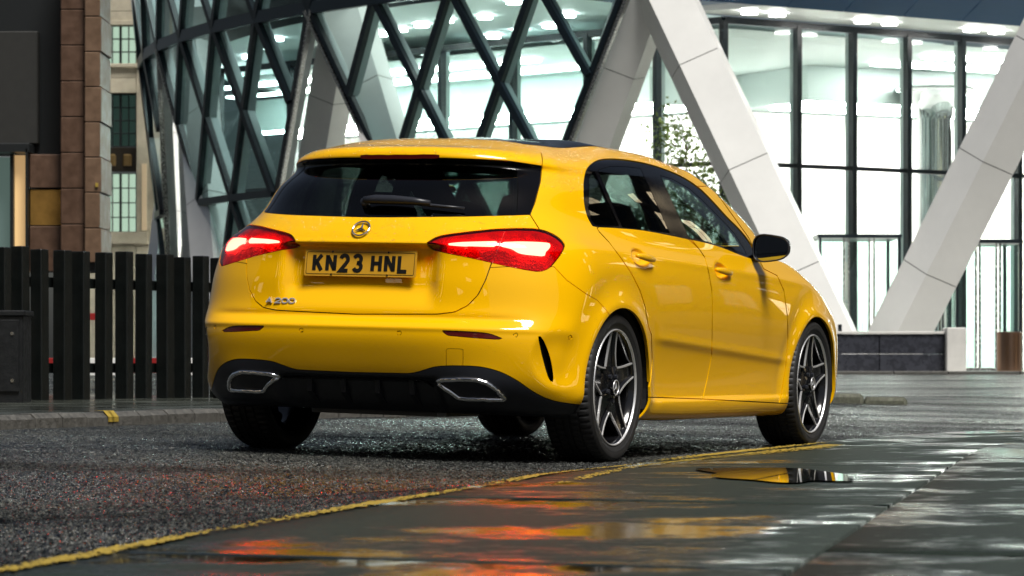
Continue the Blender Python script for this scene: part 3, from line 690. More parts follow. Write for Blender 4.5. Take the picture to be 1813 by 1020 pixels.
def office_window(y0, y1, nz, back, nx=4):
    w = obbox('window', M_winfr, 181.5, 240.5, y1, y0, .42, .5)
    xs_ = np.linspace(182, 240, nx+1); zs_ = np.linspace(y1, y0, nz+1)
    for i, x in enumerate(xs_): obbox('glazing_bar', M_winfr, x-(1.8 if i in (0, nx//2, nx) else .7), x+(1.8 if i in (0, nx//2, nx) else .7), y1, y0, .24, .40, .004, w)
    for i, z in enumerate(zs_): obbox('glazing_bar', M_winfr, 181.6, 240.4, z+.8, z-.8, .25, .40, .004, w)
    obbox('lit_room', back, 182, 240, y1-.5, y0+.5, .405, .42, .002, w)
    for i in range(nx):
        for k in range(nz): obbox('pane', M_pane, xs_[i]+.9, xs_[i+1]-.9, zs_[k]-.8, zs_[k+1]+.8, .30, .312, .001, w)
office_window(44, 113, 3, M_cool); office_window(166, 258, 4, M_dim); office_window(306, 410, 4, M_cool)
obbox('lit_doorway', M_dimwarm, 251, 260, 408, 290, -.03, .0, .002)

# ------------------------------------------------------------------ black fence, cabinet, barrier boards behind it
fe = empty('slatted_fence', PX(200, 714, 22.0)[:2]+(.12,), label='black vertical timber slat fence on the far pavement', cat='fence')
FE = Vector(fe.location)
sl_px = [-44, -10, 23.5, 58, 97, 130, 171, 207, 242, 280, 311, 343, 374, 405, 436]
for i, p0 in enumerate(sl_px):
    Yd = 21.2+(p0/390)*2.0; x0 = (p0-CX)/FPX*Yd; wd = .096-random.uniform(0, .008)
    ztop = CAMZ+(HOR-(434+p0*.055))/FPX*Yd; hh = ztop-.12
    s_ = MB().bbox((-.005, -.022, 0), (wd, .075, hh-random.uniform(0, .02)), .006).build('slat', M_slat, fe)
    s_.location = (x0-FE.x, Yd-FE.y, 0); s_.rotation_euler = (random.uniform(-.006, .006), random.uniform(-.005, .005), R(-24+random.uniform(-5, 5)))
for zz in (.25, .85):
    a_ = Vector(((-60-CX)/FPX*20.9, 20.9+.19, zz)); b_ = Vector(((450-CX)/FPX*23.5, 23.5+.19, zz)); MB().beam(a_-FE+Vector((0, 0, .12)), b_-FE+Vector((0, 0, .12)), .05, .07).build('rail', M_slat, fe)
cb = empty('utility_cabinet', PX(-20, 713, 20.6)[:2]+(.12,), label='low black steel utility cabinet in front of the fence', cat='cabinet')
cw = (43+60)/FPX*20.6
MB().bbox((-cw/2+.06, -.15, 0), (cw/2+.06, .2, .60), .008).build('casing', M_cabinet, cb)
MB().bbox((-cw/2+.045, -.165, .60), (cw/2+.075, .215, .632), .006).build('lid', M_cabinet, cb)
dr = MB().bbox((-cw/2+.09, -.166, .10), (cw/2+.035, -.15, .57), .004).build('door', M_cabinet, cb)
for zz in (.17, .48): MB().cyl((cw/2-.01, -.172, zz), .012, .008, 14, 'y').build('lock', M_steel, dr)
bd_ = empty('barrier_boards', PX(180, 660, 27.0)[:2]+(.12,), label='red and white barrier boards glimpsed through the fence gaps', cat='barrier')
for k in range(6):
    MB().bbox((-1.1+k*.42, 0, .18+(k % 2)*.02), (-1.1+k*.42+.40, .03, .33), .004).build('board', M_red if k % 2 else M_wht, bd_)
    if k in (0, 2): MB().bbox((-1.1+k*.42, .005, .66), (-1.1+k*.42+.34, .03, .72), .004).build('board', M_red, bd_)
for x in (-1.0, .2, 1.3): MB().box((x-.02, .035, 0), (x+.02, .07, .8)).build('post', M_wht, bd_)

# ------------------------------------------------------------------ the rest of the street, behind and beside the photographer (mirrored in paint and glass)
def street_block(loc, rz, W, H, nx, nz, lit, label, seed):
    rg = np.random.default_rng(seed); r = empty('street_building', loc, rz, label, 'building', 'office blocks around the street')
    MB().box((-W/2, 0, 0), (W/2, 6, H)).build('wall', M_brick, r)
    MB().box((-W/2-.2, -.35, H-.7), (W/2+.2, -.003, H-.1)).build('cornice', M_brick, r)
    dx = W/nx; dz = (H-1.6)/nz
    wm = MB().box((-.5*dx*.56, -.12, 0), (.5*dx*.56, -.004, dz*.66)); base = None
    for i in range(nx):
        for k in range(nz):
            m_ = M_lit if rg.random() < lit else M_blk
            o = MB().box((-dx*.27, -.05, 0), (dx*.27, -.004, dz*.62)).build('window', m_, r); o.location = (-W/2+dx*(i+.5), 0, 1.0+dz*k)
            f = MB().box((-.04, -.09, 0), (.04, -.052, dz*.62)).box((-dx*.27, -.088, dz*.30), (dx*.27, -.0525, dz*.30+.08)).build('glazing_bar', M_winfr, o)
    return r
M_blk = mat('dark_window', (.01, .012, .015), .08); M_lit = mat('lit_window', (.8, .6, .3), .4, emit=(1, .80, .52), estr=1.7)
street_block((-27, -13, -.04), R(90+43), 60, 26, 15, 7, .18, 'stone office block across the street behind the photographer', 4)
street_block((34, 34, .1), R(-90-8), 70, 26, 17, 6, .16, 'stone office block along the right side of the street', 6)
# ------------------------------------------------------------------ the car's skin: skinned rows, then cut into panels
CAR_T = np.array([-0.3701, 13.6914, 0.0]); CAR_TH, CAR_RO = 0.4082, 0.0282
_c, _s, _cr, _sr = math.cos(CAR_TH), math.sin(CAR_TH), math.cos(CAR_RO), math.sin(CAR_RO)
CAR_R = np.array([[_s, -_c*_cr, _c*_sr], [_c, _s*_cr, -_s*_sr], [0, _sr, _cr]])
CAM_IN_CAR = CAR_R.T @ (np.array([0, 0, CAMZ]) - CAR_T)
def car_px(V):
    Wd = V @ CAR_R.T + CAR_T
    return np.stack([CX + FPX*Wd[:, 0]/Wd[:, 1], HOR - FPX*(Wd[:, 2]-CAMZ)/Wd[:, 1]], 1)
def pchip(xk, yk, x):
    xk = np.asarray(xk, float); yk = np.asarray(yk, float); h = np.diff(xk); d = np.diff(yk)/h; n = len(xk); m = np.zeros(n)
    for i in range(1, n-1):
        if d[i-1]*d[i] > 0:
            w1 = 2*h[i]+h[i-1]; w2 = h[i]+2*h[i-1]; m[i] = (w1+w2)/(w1/d[i-1]+w2/d[i])
    m[0] = d[0]; m[-1] = d[-1]
    i = np.clip(np.searchsorted(xk, x)-1, 0, n-2); t = (x-xk[i])/h[i]; t2 = t*t; t3 = t2*t
    return (2*t3-3*t2+1)*yk[i] + (t3-2*t2+t)*h[i]*m[i] + (-2*t3+3*t2)*yk[i+1] + (t3-t2)*h[i]*m[i+1]
NR, NS, NF = 84, 190, 46
def resample(P, n):
    d = np.r_[0, np.cumsum(np.linalg.norm(np.diff(P, axis=0), axis=1))]; t = np.linspace(0, d[-1], n+1)
    return np.stack([np.interp(t, d, P[:, k]) for k in range(P.shape[1])], 1)
def row(xr, Lr, nr, xF, Lf, nf, W, kr, kf, z):
    xm = min(1.1, (xr+xF)/2)
    t = np.linspace(0, math.pi/2, 1500)
    ra = np.stack([xr + Lr*(1-np.cos(t)**(2/nr)), W*np.sin(t)**(2/nr)], 1)
    fa = np.stack([xF - Lf*(1-np.cos(t)**(2/nf)), W*np.sin(t)**(2/nf)], 1)[::-1]
    xs = np.linspace(xr+Lr, xF-Lf, 400); si = np.stack([xs, np.full(400, W)], 1)
    P = np.r_[resample(ra, NR), resample(si, NS)[1:], resample(fa, NF)[1:]]
    x = P[:, 0]
    P[:, 1] *= 1 - kr*np.clip((xm-x)/(xm-xr), 0, None)**2.2 - kf*np.clip((x-xm)/(xF-xm), 0, None)**2.2
    zz = pchip([xr, xr+Lr, 1.0 if xF > 1.6 else (xr+Lr+xF-Lf)/2, xF-Lf, xF], z, x)
    return np.c_[P, zz]
ROWS = [ # xr   Lr   nr    xF    Lf  nf    W    kr   kf   z(rear, rear side, mid, front side, front)
 (-.56, .42, 3.0, 3.36, .62, 3.0, .800, .03, .03, (.205, .190, .165, .165, .180)),
 (-.65, .46, 3.0, 3.48, .62, 3.0, .850, .02, .02, (.222, .200, .178, .178, .195)),
 (-.720, .52, 3.0, 3.56, .62, 3.0, .878, -.01, .015, (.290, .256, .225, .225, .250)),
 (-.765, .53, 3.0, 3.60, .62, 3.0, .878, -.015, .01, (.365, .328, .290, .290, .320)),
 (-.792, .54, 3.0, 3.62, .62, 3.0, .876, -.015, .01, (.445, .412, .370, .380, .410)),
 (-.808, .55, 2.9, 3.62, .62, 2.9, .882, -.01, .015, (.522, .503, .470, .470, .500)),
 (-.802, .55, 2.85, 3.61, .65, 2.8, .893, .005, .02, (.566, .568, .565, .560, .565)),
 (-.770, .53, 2.8, 3.60, .68, 2.7, .899, .015, .03, (.618, .635, .655, .635, .620)),
 (-.750, .53, 2.7, 3.56, .72, 2.6, .898, .025, .045, (.750, .758, .750, .720, .675)),
 (-.740, .53, 2.6, 3.48, .76, 2.6, .889, .045, .06, (.855, .856, .840, .800, .725)),
 (-.740, .53, 2.6, 3.34, .80, 2.6, .871, .065, .075, (.906, .910, .900, .872, .780)),
 (-.705, .51, 2.6, 3.04, .78, 2.6, .850, .13, .085, (.965, .962, .945, .937, .890)),
 (-.662, .48, 2.6, 2.66, .62, 2.7, .838, .205, .085, (1.015, 1.006, .978, .970, .978)),
 (-.600, .44, 2.6, 2.50, .50, 2.9, .819, .25, .08, (1.078, 1.064, 1.042, 1.030, 1.035)),
 (-.490, .38, 2.6, 2.22, .44, 3.0, .778, .265, .07, (1.188, 1.172, 1.155, 1.152, 1.160)),
 (-.398, .33, 2.6, 1.94, .40, 3.0, .726, .26, .06, (1.262, 1.248, 1.272, 1.258, 1.268)),
 (-.425, .36, 2.6, 1.88, .39, 3.0, .712, .25, .06, (1.272, 1.260, 1.296, 1.280, 1.289)),
 (-.448, .39, 2.6, 1.84, .39, 3.0, .700, .245, .06, (1.283, 1.270, 1.314, 1.297, 1.303)),
 (-.442, .41, 2.6, 1.75, .39, 3.0, .674, .24, .06, (1.312, 1.292, 1.345, 1.329, 1.331)),
 (-.345, .38, 2.6, 1.61, .38, 2.8, .620, .22, .07, (1.340, 1.324, 1.376, 1.361, 1.361)),
 (-.12, .30, 2.5, 1.34, .34, 2.6, .485, .18, .10, (1.381, 1.377, 1.408, 1.397, 1.396)),
 (.12, .25, 2.4, 1.10, .30, 2.4, .260, .10, .10, (1.403, 1.410, 1.427, 1.422, 1.418)),
]
VS = [5, 7, 8, 8, 9, 8, 8, 12, 11, 8, 8, 8, 9, 14, 12, 5, 5, 6, 8, 12, 14, 14]
def build_skin():
    rows = [row(*r) for r in ROWS]
    n = len(rows[0]); x = np.linspace(.42, .86, n); k = np.arange(n)/(n-1); x = .42 + .44*(k*k*(3-2*k))
    rows.append(np.stack([x, 0*x, pchip([.3, .6, .9], [1.422, 1.433, 1.432], x)], 1))
    A = np.array(rows)                                   # rows x cols x 3, right half with y>0
    back = A[::-1][1:4].copy(); back[..., 1] *= -1       # mirrored continuation over the crown
    A = np.r_[A, back]
    m = A.shape[0]
    d = np.linalg.norm(np.diff(A, axis=0), axis=2)**.75; tk = np.r_[np.zeros((1, n)), np.cumsum(d, 0)]   # m x n
    h = np.diff(tk, axis=0)
    Mx = np.zeros((n, m, m)); rhs = np.zeros((n, m, 3))
    Mx[:, 0, 0] = Mx[:, -1, -1] = 1
    for i in range(1, m-1):
        Mx[:, i, i-1] = h[i-1]; Mx[:, i, i] = 2*(h[i-1]+h[i]); Mx[:, i, i+1] = h[i]
        rhs[:, i] = 6*((A[i+1]-A[i])/h[i][:, None] - (A[i]-A[i-1])/h[i-1][:, None])
    M2 = np.transpose(np.linalg.solve(Mx, rhs), (1, 0, 2))
    out = []
    for i in range(len(rows)-1):
        for q in range(VS[i]):
            t = q/VS[i]; H = h[i][:, None]
            a, b = 1-t, t
            out.append(a*A[i]+b*A[i+1] + ((a**3-a)*M2[i]+(b**3-b)*M2[i+1])*H*H/6)
    out.append(A[len(rows)-1])
    return np.array(out)                                 # v x u x 3
G = build_skin()
def sm(a, b, x):
    t = np.clip((x-a)/(b-a), 0, 1); return t*t*(3-2*t)
def arch_rho(x, z, xw): return np.sqrt(((x-xw)/.388)**2 + ((z-.302)/.365)**2)
def shape_skin(P):
    x, y, z = P[..., 0].copy(), P[..., 1].copy(), P[..., 2].copy(); y0 = y
    side = sm(.62, .74, y0)
    for xw in (0.0, 2.729):                                        # flared arches
        r = arch_rho(x, z, xw)
        y = y + side*(.013*np.exp(-((r-1.02)/.11)**2) - .004*np.exp(-((r-1.30)/.12)**2))*sm(.18, .30, z)
    zl = .540 - .052*(x-.46)                                       # crease low on the doors
    dd = z-zl
    y = y - side*(.003*sm(0.002, -.03, dd)+.013*np.clip(-dd/.25, 0, 1))*sm(.258, .272, z)*sm(.36, .60, x)*sm(2.42, 2.15, x)
    y = y + side*.004*np.exp(-(dd/.02)**2)*sm(.36, .60, x)*sm(2.42, 2.15, x)
    zs = .905 - .030*(x-.2)                                        # soft shoulder line
    y = y + side*.005*np.exp(-((z-zs)/.022)**2)*sm(-.55, -.2, x)*sm(3.2, 2.4, x)
    for hx, hz in ((.275, .893), (1.298, .861)):                    # scoops behind the door handles
        q = ((x-hx)/.098)**2 + ((z-hz)/.040)**2
        y = y - side*.020*sm(1.0, .25, q)
    rear = sm(-.55, -.66, x)                                       # number plate recess under the tailgate crease
    m = sm(.385, .300, y0)*sm(.908, .894, z)*sm(.63, .74, z)*rear
    x = x + .040*m
    x = x - .006*rear*np.exp(-((z-.910)/.012)**2)*sm(.62, .40, y0)
    x = x + .012*rear*np.exp(-((z-.600)/.016)**2)*sm(.80, .60, y0)   # seat of the tailgate above the bumper shelf
    x = x - .006*rear*np.exp(-((z-.560)/.012)**2)
    # dished corner ahead of the bumper vent
    q = ((y0-.835)/.085)**2 + ((z-.44)/.13)**2
    x = x + .016*sm(1.0, .0, q)*sm(-.40, -.50, x); y = y - .010*sm(1.0, .0, q)*sm(-.40, -.50, x)
    # centre of the diffuser is set back between the two tailpipe pods
    x = x + .055*sm(.40, .34, y0)*sm(.352, .338, z)*rear
    pod = np.exp(-((y0-.565)/.13)**2)*np.exp(-((z-.315)/.075)**2)*rear
    x = x - .020*pod
    return np.stack([x, y, z], -1)
G = shape_skin(G)
def full_mesh():
    n = G.shape[1]; Rt = G*np.array([1, -1, 1]); Lt = G[:, -2:0:-1]
    P = np.concatenate([Rt, Lt], 1)                               # v x U x 3, periodic in U
    nv, nu = P.shape[:2]
    du = np.roll(P, -1, 1) - np.roll(P, 1, 1)
    dv = np.empty_like(P); dv[1:-1] = P[2:]-P[:-2]; dv[0] = P[1]-P[0]; dv[-1] = P[-1]-P[-2]
    N = np.cross(du, dv); N[-1] = (0, 0, 1); 
    N /= np.maximum(np.linalg.norm(N, axis=2, keepdims=True), 1e-12)
    c = P - np.array([1.3, 0, .7]); 
    if np.mean(np.sum(N*c, 2)) < 0: N = -N
    N[-1] = (0, 0, 1)
    vr = np.concatenate([np.linspace(i, i+1, VS[i], endpoint=False) for i in range(len(VS))] + [[len(VS)]])
    ur = np.r_[np.arange(n), np.arange(n-2, 0, -1)]
    A = np.concatenate([P, N, np.broadcast_to(vr[:, None, None], (nv, nu, 1)), np.broadcast_to(ur[None, :, None].astype(float), (nv, nu, 1))], 2).reshape(-1, 8)
    idx = np.arange(nv*nu).reshape(nv, nu); nx = np.roll(idx, -1, 1)
    a, b, c_, d = idx[:-1], nx[:-1], nx[1:], idx[1:]
    T = np.concatenate([np.stack([a, b, c_], -1).reshape(-1, 3), np.stack([a, c_, d], -1).reshape(-1, 3)])
    # orient like the normals
    fn = np.cross(A[T[:, 1], :3]-A[T[:, 0], :3], A[T[:, 2], :3]-A[T[:, 0], :3]); flip = np.sum(fn*A[T[:, 0], 3:6], 1) < 0
    T[flip] = T[flip][:, [0, 2, 1]]
    ar = np.linalg.norm(fn, axis=1); T = T[ar > 1e-12]
    return A, T
SK, TK = full_mesh(); LB = np.zeros(len(TK), int)
NAMES = ['body']
def lab(nm):
    if nm not in NAMES: NAMES.append(nm)
    return NAMES.index(nm)
def split_at(s):
    """cut every triangle along s=0 (s given per vertex)"""
    global SK, TK, LB
    s = np.where(np.abs(s) < 1e-7, 1e-7, s); pos = s[TK] > 0; k = pos.sum(1); cr = (k == 1) | (k == 2)
    if not cr.any(): return s
    T = TK[cr]; p = pos[cr]; odd = np.where((p.sum(1) == 1)[:, None], p, ~p).argmax(1)
    r = np.arange(len(T)); a, b, c = T[r, odd], T[r, (odd+1) % 3], T[r, (odd+2) % 3]
    E = np.sort(np.r_[np.c_[a, b], np.c_[a, c]], 1); U, inv = np.unique(E, axis=0, return_inverse=True); inv = inv.ravel()
    t = (s[U[:, 0]]/(s[U[:, 0]]-s[U[:, 1]]))[:, None]
    NV = SK[U[:, 0]]*(1-t) + SK[U[:, 1]]*t; NV[:, 3:6] /= np.maximum(np.linalg.norm(NV[:, 3:6], axis=1, keepdims=True), 1e-9)
    ab = len(SK)+inv[:len(T)]; ac = len(SK)+inv[len(T):]
    lb = LB[cr]
    SK = np.r_[SK, NV]
    TK = np.r_[TK[~cr], np.c_[a, ab, ac], np.c_[ab, b, c], np.c_[ab, c, ac]]; LB = np.r_[LB[~cr], lb, lb, lb]
    return np.r_[s, np.zeros(len(NV))]
def poly_sd(Q, poly):
    """signed distance of points Q to a closed polygon, negative inside"""
    P0 = np.asarray(poly, float); P1 = np.roll(P0, -1, 0); out = np.full(len(Q), 1e9); ins = np.zeros(len(Q), bool)
    for a, b in zip(P0, P1):
        d = b-a; L = max(d @ d, 1e-12); w = Q-a; t = np.clip((w @ d)/L, 0, 1); e = w - t[:, None]*d
        out = np.minimum(out, (e*e).sum(1))
        cond = (a[1] > Q[:, 1]) != (b[1] > Q[:, 1])
        with np.errstate(divide='ignore', invalid='ignore'):
            xi = (b[0]-a[0])*(Q[:, 1]-a[1])/(b[1]-a[1])+a[0]
        ins ^= cond & (Q[:, 0] < xi)
    return np.sqrt(out)*np.where(ins, -1, 1)
def rnd(pts, corners=(), n=6):
    """closed Catmull-Rom through pts; indices in corners stay sharp"""
    P = [np.array(p, float) for p in pts]; m = len(P); out = []
    for i in range(m):
        p1, p2 = P[i], P[(i+1) % m]
        p0 = 2*p1-p2 if i in corners else P[i-1]
        p3 = 2*p2-p1 if (i+1) % m in corners else P[(i+2) % m]
        for k in range(n):
            t = k/n
            out.append(.5*((2*p1)+(-p0+p2)*t+(2*p0-5*p1+4*p2-p3)*t*t+(-p0+3*p1-3*p2+p3)*t**3))
    return np.array(out)
def Z(pts, ox, oy, s): return [(ox+x/s, oy+y/s) for x, y in pts]
def mirV():
    V = SK[:, :3].copy(); N = SK[:, 3:6].copy(); f = V[:, 1] > 0; V[f, 1] *= -1; N[f, 1] *= -1
    return V, N
def f_px(poly, cond=None):
    """field in photo pixels (0.0025 m each) on the skin facing the camera, right side mirrored to the left"""
    V, N = mirV(); P = car_px(V); s = np.full(len(V), 40.0)
    bb = np.asarray(poly); ok = (P[:, 0] > bb[:, 0].min()-12) & (P[:, 0] < bb[:, 0].max()+12) & (P[:, 1] > bb[:, 1].min()-12) & (P[:, 1] < bb[:, 1].max()+12)
    ok &= np.sum(N*(CAM_IN_CAR-V), 1) > -.5
    if cond is not None: ok &= cond(V, N)
    s[ok] = poly_sd(P[ok], poly); return s
def cut(fn, new, old=('body',), gap=1.0, drop=False):
    """label what lies inside the field; a gap strip is removed around it"""
    global TK, LB
    olds = [lab(o) for o in old]
    if gap:
        s = split_at(fn() - gap)
        s = split_at(fn() + gap)
        v = fn()[TK].mean(1); isold = np.isin(LB, olds)
        ins = isold & (v < -gap); mid = isold & (v >= -gap) & (v <= gap)
        LB[ins] = lab(new); keep = ~mid; TK, LB = TK[keep], LB[keep]
    else:
        split_at(fn()); v = fn()[TK].mean(1); LB[np.isin(LB, olds) & (v < 0)] = lab(new)
    if drop:
        k = LB != lab(new); TK, LB = TK[k], LB[k]
def xz(fn, cond=None):
    def g():
        V, N = mirV(); s = fn(V)
        if cond is not None: s = np.where(cond(V, N), s, 5.0)
        return s
    return g
# --- wheel openings
for xw in (0.0, 2.729):
    cut(xz(lambda V, xw=xw: (arch_rho(V[:, 0], V[:, 2], xw)-1)*.37, lambda V, N: (V[:, 1] < -.55)), 'arch', gap=0, drop=True)
# --- tail lights
LIGHT = rnd([(754.7,430.5),(777,418.6),(814,412.4),(871,406.3),(897.5,405),(925,404.4),(954.7,406.2),(974.7,412.5),(990,421.7),(998,430.5),(999,438),(993,450),(981,465.7),(970,475.7),(956,480.3),(937.7,478.8),(902,471.9),(874,465.7),(832.7,456.4),(786,447),(763,440)], {0})
rear_ok = lambda V, N: V[:, 0] < .05
cut(lambda: f_px(LIGHT, rear_ok), 'lens', gap=.9)
cut(lambda: f_px([(899.5,395),(868,474),(1100,500),(1100,395)], rear_ok), 'lens_outer', old=('lens',), gap=.7)
# --- tailgate, rear window, side blades
TG = [(500,556.3),(775,556.3),(805,552.6),(827.6,541.3),(846,522.6),(859.5,496.3),(870.8,464.4),(880,440),(955,420),(955,406),(938.3,380),(947.6,357.5),(957,320),(959.6,297),(960.5,283),(958,270),(950,261),(935,254),(900,225),(500,225)]
cut(lambda: np.maximum(f_px(TG, rear_ok), (SK[:, 0]+.085)*400), 'tailgate', gap=.95)
RG = [(500,384.5),(696,384.6),(827.6,383.2),(914,381),(941,380.2),(949.6,357.5),(959,320),(961,297.5),(960,293.5),(940,291),(902.6,285.0),(850,282),(790,280.0),(677,279.5),(500,279.5)]
cut(lambda: f_px(RG, lambda V, N: (V[:, 0] < -.10)), 'rear_window', old=('tailgate',), gap=.5)
cut(lambda: f_px([(907,270),(912,295),(916,305),(917,340),(914,392),(1000,392),(1000,270)], lambda V, N: V[:, 0] < -.10), 'side_blade', old=('rear_window',), gap=.5)
# --- bumper and diffuser
BP = [(500,520),(846,520),(868,474),(900,472),(938,478),(956,480),(972,473),(980.6,471.9),(1003,495.9),(1037,520),(1057.8,532),(1072,548),(1110,600),(1110,900),(500,900)]
cut(lambda: f_px(BP, lambda V, N: V[:, 0] < .02), 'bumper', gap=.6)
DF = rnd([(470,659),(595,659),(700,660.8),(730,660.5),(752.6,654.4),(775,648.8),(812.6,647.6),(850,649.5),(884,658),(914,673),(947.6,695.7),(977.6,708.8),(1015,715.5),(1080,722),(1080,900),(470,900)], {0, 13, 14, 15})
cut(lambda: f_px(DF, lambda V, N: V[:, 0] < .02), 'diffuser', old=('bumper',), gap=.7)
cut(lambda: f_px(rnd([(780.7,585),(827.6,587),(865,590.6),(889.5,599.3),(880,601),(835,598),(809,595.6),(792,593.6)], {0, 3}), rear_ok), 'reflector', old=('bumper',), gap=.5)
cut(lambda: f_px(rnd([(951.4,590.6),(962.7,603.8),(974,633.8),(979.5,667.5),(977.7,678.8),(970,665.7),(960.8,633.8),(955,607.5)], {0, 4}), rear_ok), 'vent', old=('bumper',), gap=.4)
cut(lambda: f_px(rnd([(792,617.8),(817.5,618.2),(819.6,620.5),(819.6,648),(790,648),(790,620)], {3, 4}), lambda V, N: (V[:, 0] < .05) & (SK[:, 1] < 0)), 'tow_eye_cover', old=('bumper',), gap=.5)
for q in ((706.8,589.5),(912.8,593.3),(1009.5,597.4)):
    a = np.linspace(0, 2*math.pi, 20, endpoint=False)
    ring = np.stack([q[0]+3.9*np.cos(a)*(.85 if q[0] > 1000 else 1), q[1]+4.1*np.sin(a)], 1)
    cut(lambda: f_px(ring, rear_ok), 'parking_sensor', old=('bumper',), gap=.55)
# --- side glass, doors, skirt
z8 = (1020, 270, 4.436)
side_ok = lambda V, N: (N[:, 1] < -.12) & (V[:, 1] < -.4)
DLO = rnd(Z([(60,300),(62,220),(80,140),(120,90),(180,58),(270,48),(400,58),(560,88),(720,140),(860,205),(980,290),(1080,390),(1180,500),(1280,600),(1360,700),(1405,790),(1395,838),(1300,808),(1150,748),(1000,705),(870,678),(700,643),(500,608),(300,592),(150,582),(118,558),(85,490),(65,400)], *z8), {16})
cut(lambda: f_px(DLO, side_ok), 'window_surround', gap=.5)
for poly, nm in (([(112,280),(108,205),(135,150),(152,150),(340,575),(160,565),(125,520),(102,430)], 'quarter_window'),
                 ([(178,132),(280,104),(400,108),(512,122),(742,632),(480,596),(372,586)], 'rear_door_window'),
                 ([(668,178),(760,205),(900,285),(1010,385),(1130,505),(1250,635),(1330,765),(1345,800),(1150,730),(1000,690),(893,664)], 'front_door_window')):
    cut(lambda: f_px(np.array(Z(poly, *z8)), side_ok), nm, old=('window_surround',), gap=.4)
SILL = [(1080,700.5),(1138.4,703),(1244,706.5),(1390.6,714.4),(1440,717),(1440,850),(1080,850)]
cut(lambda: f_px(SILL, lambda V, N: (V[:, 1] < -.5) & (V[:, 0] > .3) & (V[:, 0] < 2.6)), 'side_skirt', gap=.9)
RD = np.array(Z([(500,470),(458,508),(470,527),(520,580),(580,660),(635,740),(680,830),(705,910),(722,1010)], 900, 230, 2.915) + Z([(738,270),(743,400),(735,500),(722,592),(722,640),(1003,640),(1003,602),(1030,480),(1050,370),(1052,230)], 900, 500, 2.915) + Z([(1053,900),(1050,830),(1035,740),(1015,660),(985,615),(960,590),(900,540),(800,400)], 900, 230, 2.915))
cut(lambda: f_px(RD, side_ok), 'rear_door', gap=.8)
FD = [(1190,330),(1209,408),(1230,431),(1237.9,441),(1248,456.4),(1255,484),(1260.2,514.7),(1261.2,538.7),(1260.9,579),(1260.2,627),(1253.3,664.7),(1244,706.5),(1244,724),(1379,724),(1379,714),(1383,700),(1391,650),(1395,600),(1394,560),(1388,515),(1376,488),(1352,476),(1325,420),(1260,330)]
cut(lambda: f_px(FD, side_ok), 'front_door', gap=.8)
# --- windscreen, glass roof, bonnet
def f_par(v0, v1, u0, sc=.05): return lambda: np.maximum(np.maximum(v0-SK[:, 6], SK[:, 6]-v1)*.05, (u0-SK[:, 7])*.014)
cut(f_par(12.75, 18.6, NR+NS+5), 'windscreen', gap=.002)
cut(lambda: np.maximum(np.maximum((19.75-SK[:, 6])*.08, SK[:, 0]-1.36), -.02-SK[:, 0]), 'roof_glass', gap=.002)
cut(lambda: np.where((SK[:, 2] > .7) & (SK[:, 5] > .2), np.maximum(np.maximum(2.52-SK[:, 0], SK[:, 0]-3.42), np.abs(SK[:, 1])-.70+.10*(SK[:, 0]-2.5)**2), 5.), 'bonnet', gap=.002)

def panel(nm, m, parent, off=0.0, rim=.014, side=None, name=None, rimmat=None):
    """one object from the skin's triangles with that label; edges are turned inwards"""
    T = TK[LB == lab(nm)]
    if side is not None:
        T = T[(SK[T, 1].mean(1) < 0) == (side == 'R')]
    if len(T) == 0: print('EMPTY', nm); return None
    used, inv = np.unique(T, return_inverse=True); T = inv.reshape(-1, 3)
    # weld the crown seam
    V = SK[used, :3].copy(); N = SK[used, 3:6].copy()
    V = V + N*off
    E = np.concatenate([T[:, [0, 1]], T[:, [1, 2]], T[:, [2, 0]]]); key = np.sort(E, 1)
    U, inv2, cnt = np.unique(key, axis=0, return_inverse=True, return_counts=True); bd = E[cnt[inv2.ravel()] == 1]
    bd = bd[~((np.abs(V[bd[:, 0], 1]) < 1e-4) & (np.abs(V[bd[:, 1], 1]) < 1e-4) & (V[bd[:, 0], 2] > 1.39))]
    vs, fs, ns = V, T, N
    if rim and len(bd):
        n0 = len(V); k = len(bd); A, B = V[bd[:, 0]], V[bd[:, 1]]; na, nb = N[bd[:, 0]], N[bd[:, 1]]
        A2, B2 = A-na*rim, B-nb*rim
        e = B-A; rn = np.cross(e, na); rn /= np.maximum(np.linalg.norm(rn, axis=1, keepdims=True), 1e-9)
        vs = np.r_[V, A, B, B2, A2]; ns = np.r_[N, rn, rn, rn, rn]
        i = n0+np.arange(k)
        fs = np.r_[T, np.c_[i+k, i, i+3*k], np.c_[i+k, i+3*k, i+2*k]]
    return mesh_obj(name or nm, vs, fs, m, parent, normals=ns)
# ------------------------------------------------------------------ the car: panels, lamps, glass, trim, wheels
car = empty('hatchback_car', label='bright yellow five-door hatchback parked with its tail lights lit', cat='car')
car.matrix_world = Matrix([[*CAR_R[0], CAR_T[0]], [*CAR_R[1], CAR_T[1]], [*CAR_R[2], CAR_T[2]], [0, 0, 0, 1]])
P_ = {}
P_['body'] = panel('body', M_paint, car)
P_['tailgate'] = panel('tailgate', M_paint, car)
P_['bumper'] = panel('bumper', M_paint, car, name='rear_bumper')
panel('bonnet', M_paint, car)
for sd in 'RL':
    for nm, m_ in (('rear_door', M_paint), ('front_door', M_paint), ('side_skirt', M_paint), ('window_surround', M_black), ('quarter_window', M_tint), ('rear_door_window', M_tint), ('front_door_window', M_clear)):
        P_[nm+sd] = panel(nm, m_, car, side=sd, off=-.004 if 'window' in nm else 0, rim=.01 if 'window' not in nm else .004)
    for nm in ('lens', 'lens_outer'): P_[nm+sd] = panel(nm, M_lens, car, side=sd, rim=.004, name='tail_light_lens')
    panel('side_blade', M_black, P_['tailgate'], side=sd, name='side_blade')
    panel('reflector', M_refl, P_['bumper'], side=sd, off=-.002)
    panel('vent', M_dark, P_['bumper'], side=sd, off=-.03, rim=-.03)
